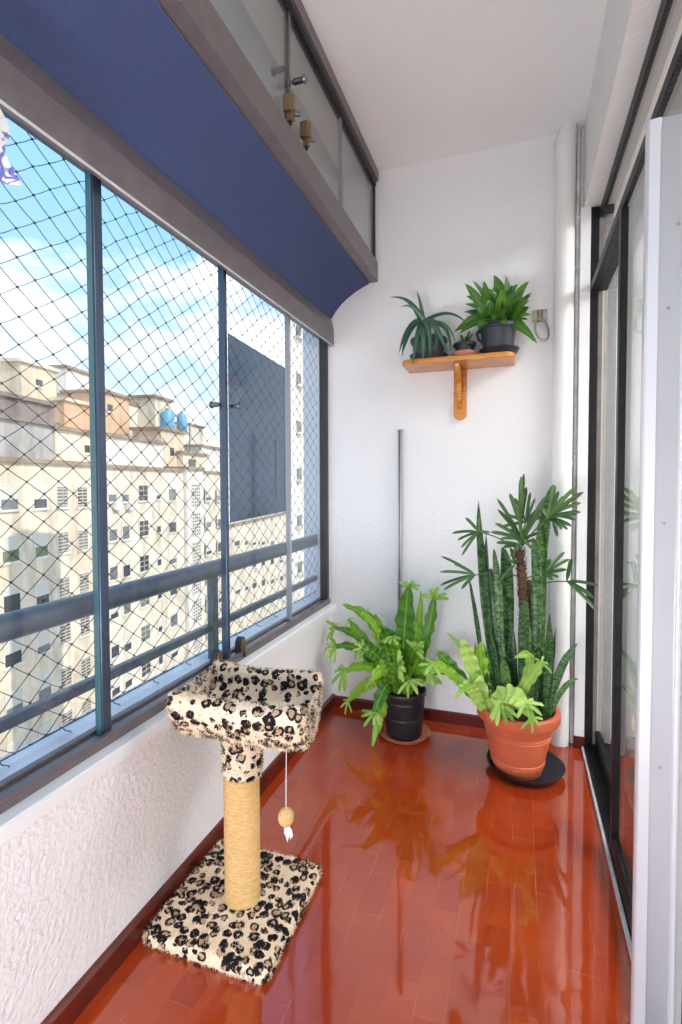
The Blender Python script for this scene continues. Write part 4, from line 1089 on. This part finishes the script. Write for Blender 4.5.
# white tower next door, seen along its sunlit side
A, B = gp(288.5, 20), gp(318, 22.5); e = (B-A).normalized(); nn = Vector((e.y, -e.x, 0))
wt = tag(empty('white_tower', tuple((A+B)/2+Vector((0, 0, ZG)))), 'tall sunlit white tower close to the end wall', 'building')
b = MB(); q = [A, B, gp(318, B.dot(DH)+1.5), gp(289.2, A.dot(DH)+1.5)]; b.add([p+Vector((0, 0, z)) for z in (ZG, 14) for p in q], [(0, 1, 2, 3), (4, 5, 6, 7), (0, 1, 5, 4), (1, 2, 6, 5), (2, 3, 7, 6), (3, 0, 4, 7)])
b.build('wall', M['offwhite'], wt)
for k in range(9):
    z = 7.0-k*1.9; p = A.lerp(B, .30)+nn*.02
    def wb(mb, w0, w1, d0, d1, z0, z1):
        q = [p+e*w0+nn*d0, p+e*w1+nn*d0, p+e*w1+nn*d1, p+e*w0+nn*d1]
        mb.add([v+Vector((0, 0, zz)) for zz in (z0, z1) for v in q], [(0, 1, 2, 3), (4, 5, 6, 7), (0, 1, 5, 4), (1, 2, 6, 5), (2, 3, 7, 6), (3, 0, 4, 7)])
    b = MB(); wb(b, -.10, .26, 0, .02, z, z+.45); w = b.build('window', M['win_mid'], wt)
    b = MB(); wb(b, -.16, .32, 0, .14, z-.08, z); b.build('sill', M['offwhite'], w)
b = MB(); b.box(-160, 60, -60, 260, ZG-.5, ZG); tag(b.build('ground', M['concrete']), kind='structure')

# ------------------------------------------------------------------ sky, sun and added fill lights
w = bpy.data.worlds.new('sky'); SC.world = w; w.use_nodes = True; t = w.node_tree; t.nodes.clear()
def wn(k, **kw):
    x = t.nodes.new(k)
    for a, v in kw.items(): setattr(x, a, v)
    return x
tc = wn('ShaderNodeTexCoord'); mp = wn('ShaderNodeMapping'); mp.inputs['Scale'].default_value = (1, 1, 2.2); mp.inputs['Location'].default_value = (.35, .1, 0)
t.links.new(tc.outputs['Generated'], mp.inputs[0])
nz = wn('ShaderNodeTexNoise'); nz.inputs['Scale'].default_value = 3.4; nz.inputs['Detail'].default_value = 7; nz.inputs['Roughness'].default_value = .52; nz.inputs['Distortion'].default_value = .3
t.links.new(mp.outputs[0], nz.inputs['Vector'])
sx = wn('ShaderNodeSeparateXYZ'); t.links.new(tc.outputs['Generated'], sx.inputs[0])
gr = wn('ShaderNodeValToRGB'); ee = gr.color_ramp.elements; ee[0].position = 0; ee[0].color = (.74, .87, .99, 1); ee[1].position = .42; ee[1].color = (.30, .58, .94, 1); t.links.new(sx.outputs[2], gr.inputs[0])
lo = wn('ShaderNodeMath', operation='MULTIPLY_ADD'); lo.inputs[1].default_value = -.52; lo.inputs[2].default_value = .17; t.links.new(sx.outputs[2], lo.inputs[0])
ad = wn('ShaderNodeMath', operation='ADD'); t.links.new(nz.outputs['Fac'], ad.inputs[0]); t.links.new(lo.outputs[0], ad.inputs[1])
cr_ = wn('ShaderNodeValToRGB'); ee = cr_.color_ramp.elements; ee[0].position = .48; ee[0].color = (0, 0, 0, 1); ee[1].position = .62; ee[1].color = (1, 1, 1, 1); t.links.new(ad.outputs[0], cr_.inputs[0])
mx = wn('ShaderNodeMix', data_type='RGBA'); t.links.new(cr_.outputs[0], mx.inputs[0]); t.links.new(gr.outputs[0], mx.inputs[6]); mx.inputs[7].default_value = (1.05, 1.03, 1.02, 1)
bg = wn('ShaderNodeBackground'); bg.inputs[1].default_value = 1.25; t.links.new(mx.outputs[2], bg.inputs[0])
wo = wn('ShaderNodeOutputWorld'); t.links.new(bg.outputs[0], wo.inputs[0])

sun = bpy.data.lights.new('sun', 'SUN'); sun.energy = 2.9; sun.angle = .01; sun.color = (1, .93, .82)
so_ = bpy.data.objects.new('sun', sun); COL.objects.link(so_)
sd = Vector((.72, -.10, .62)); so_.rotation_euler = sd.to_track_quat('Z', 'Y').to_euler()

FILL_GLOW = 44.0; XG, YG = -.64, -.56
# added unseen fill lights: a panel in the inner room, a globe behind the camera
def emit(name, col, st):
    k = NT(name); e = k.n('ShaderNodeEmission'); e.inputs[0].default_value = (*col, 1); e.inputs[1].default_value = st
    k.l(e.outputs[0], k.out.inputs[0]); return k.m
cl_ = tag(empty('room_fill_panel', (2.0, 1.3, ZC)), 'added unseen fill light in the inner room, shaped as a square ceiling lamp', 'fill light')
b = MB(); b.box(1.28, 2.72, .28, 2.32, ZC-.06, ZC-.001); b.build('housing', M['pvc'], cl_, bevel=.005)
b = MB(); b.box(1.32, 2.68, .32, 2.28, ZC-.066, ZC-.0605); b.build('fill_emitter', emit('room_fill_glow', (.96, .98, 1), 15.0), cl_)  # added glow to brighten the inner room
ul = tag(empty('fill_globe', (XG, YG, 0)), 'added unseen fill light behind the camera, shaped as a paper globe lamp', 'fill light')
b = MB(); b.lathe([(0, 0), (.11, 0), (.11, .015), (.02, .025), (0, .025)], (XG, YG, 0), 32); b.build('base', M['pole'], ul, smooth=True, auto=40)
b = MB(); b.tube([(XG, YG, .02), (XG, YG, .27)], .010, 14); b.build('pole', M['pole'], ul, smooth=True, auto=40)
b = MB(); b.ball((XG, YG, .46), .20, 32, 20); b.build('fill_sphere', emit('globe_fill_glow', (.93, .97, 1), FILL_GLOW), ul, smooth=True)  # added glow to brighten ceiling and end wall
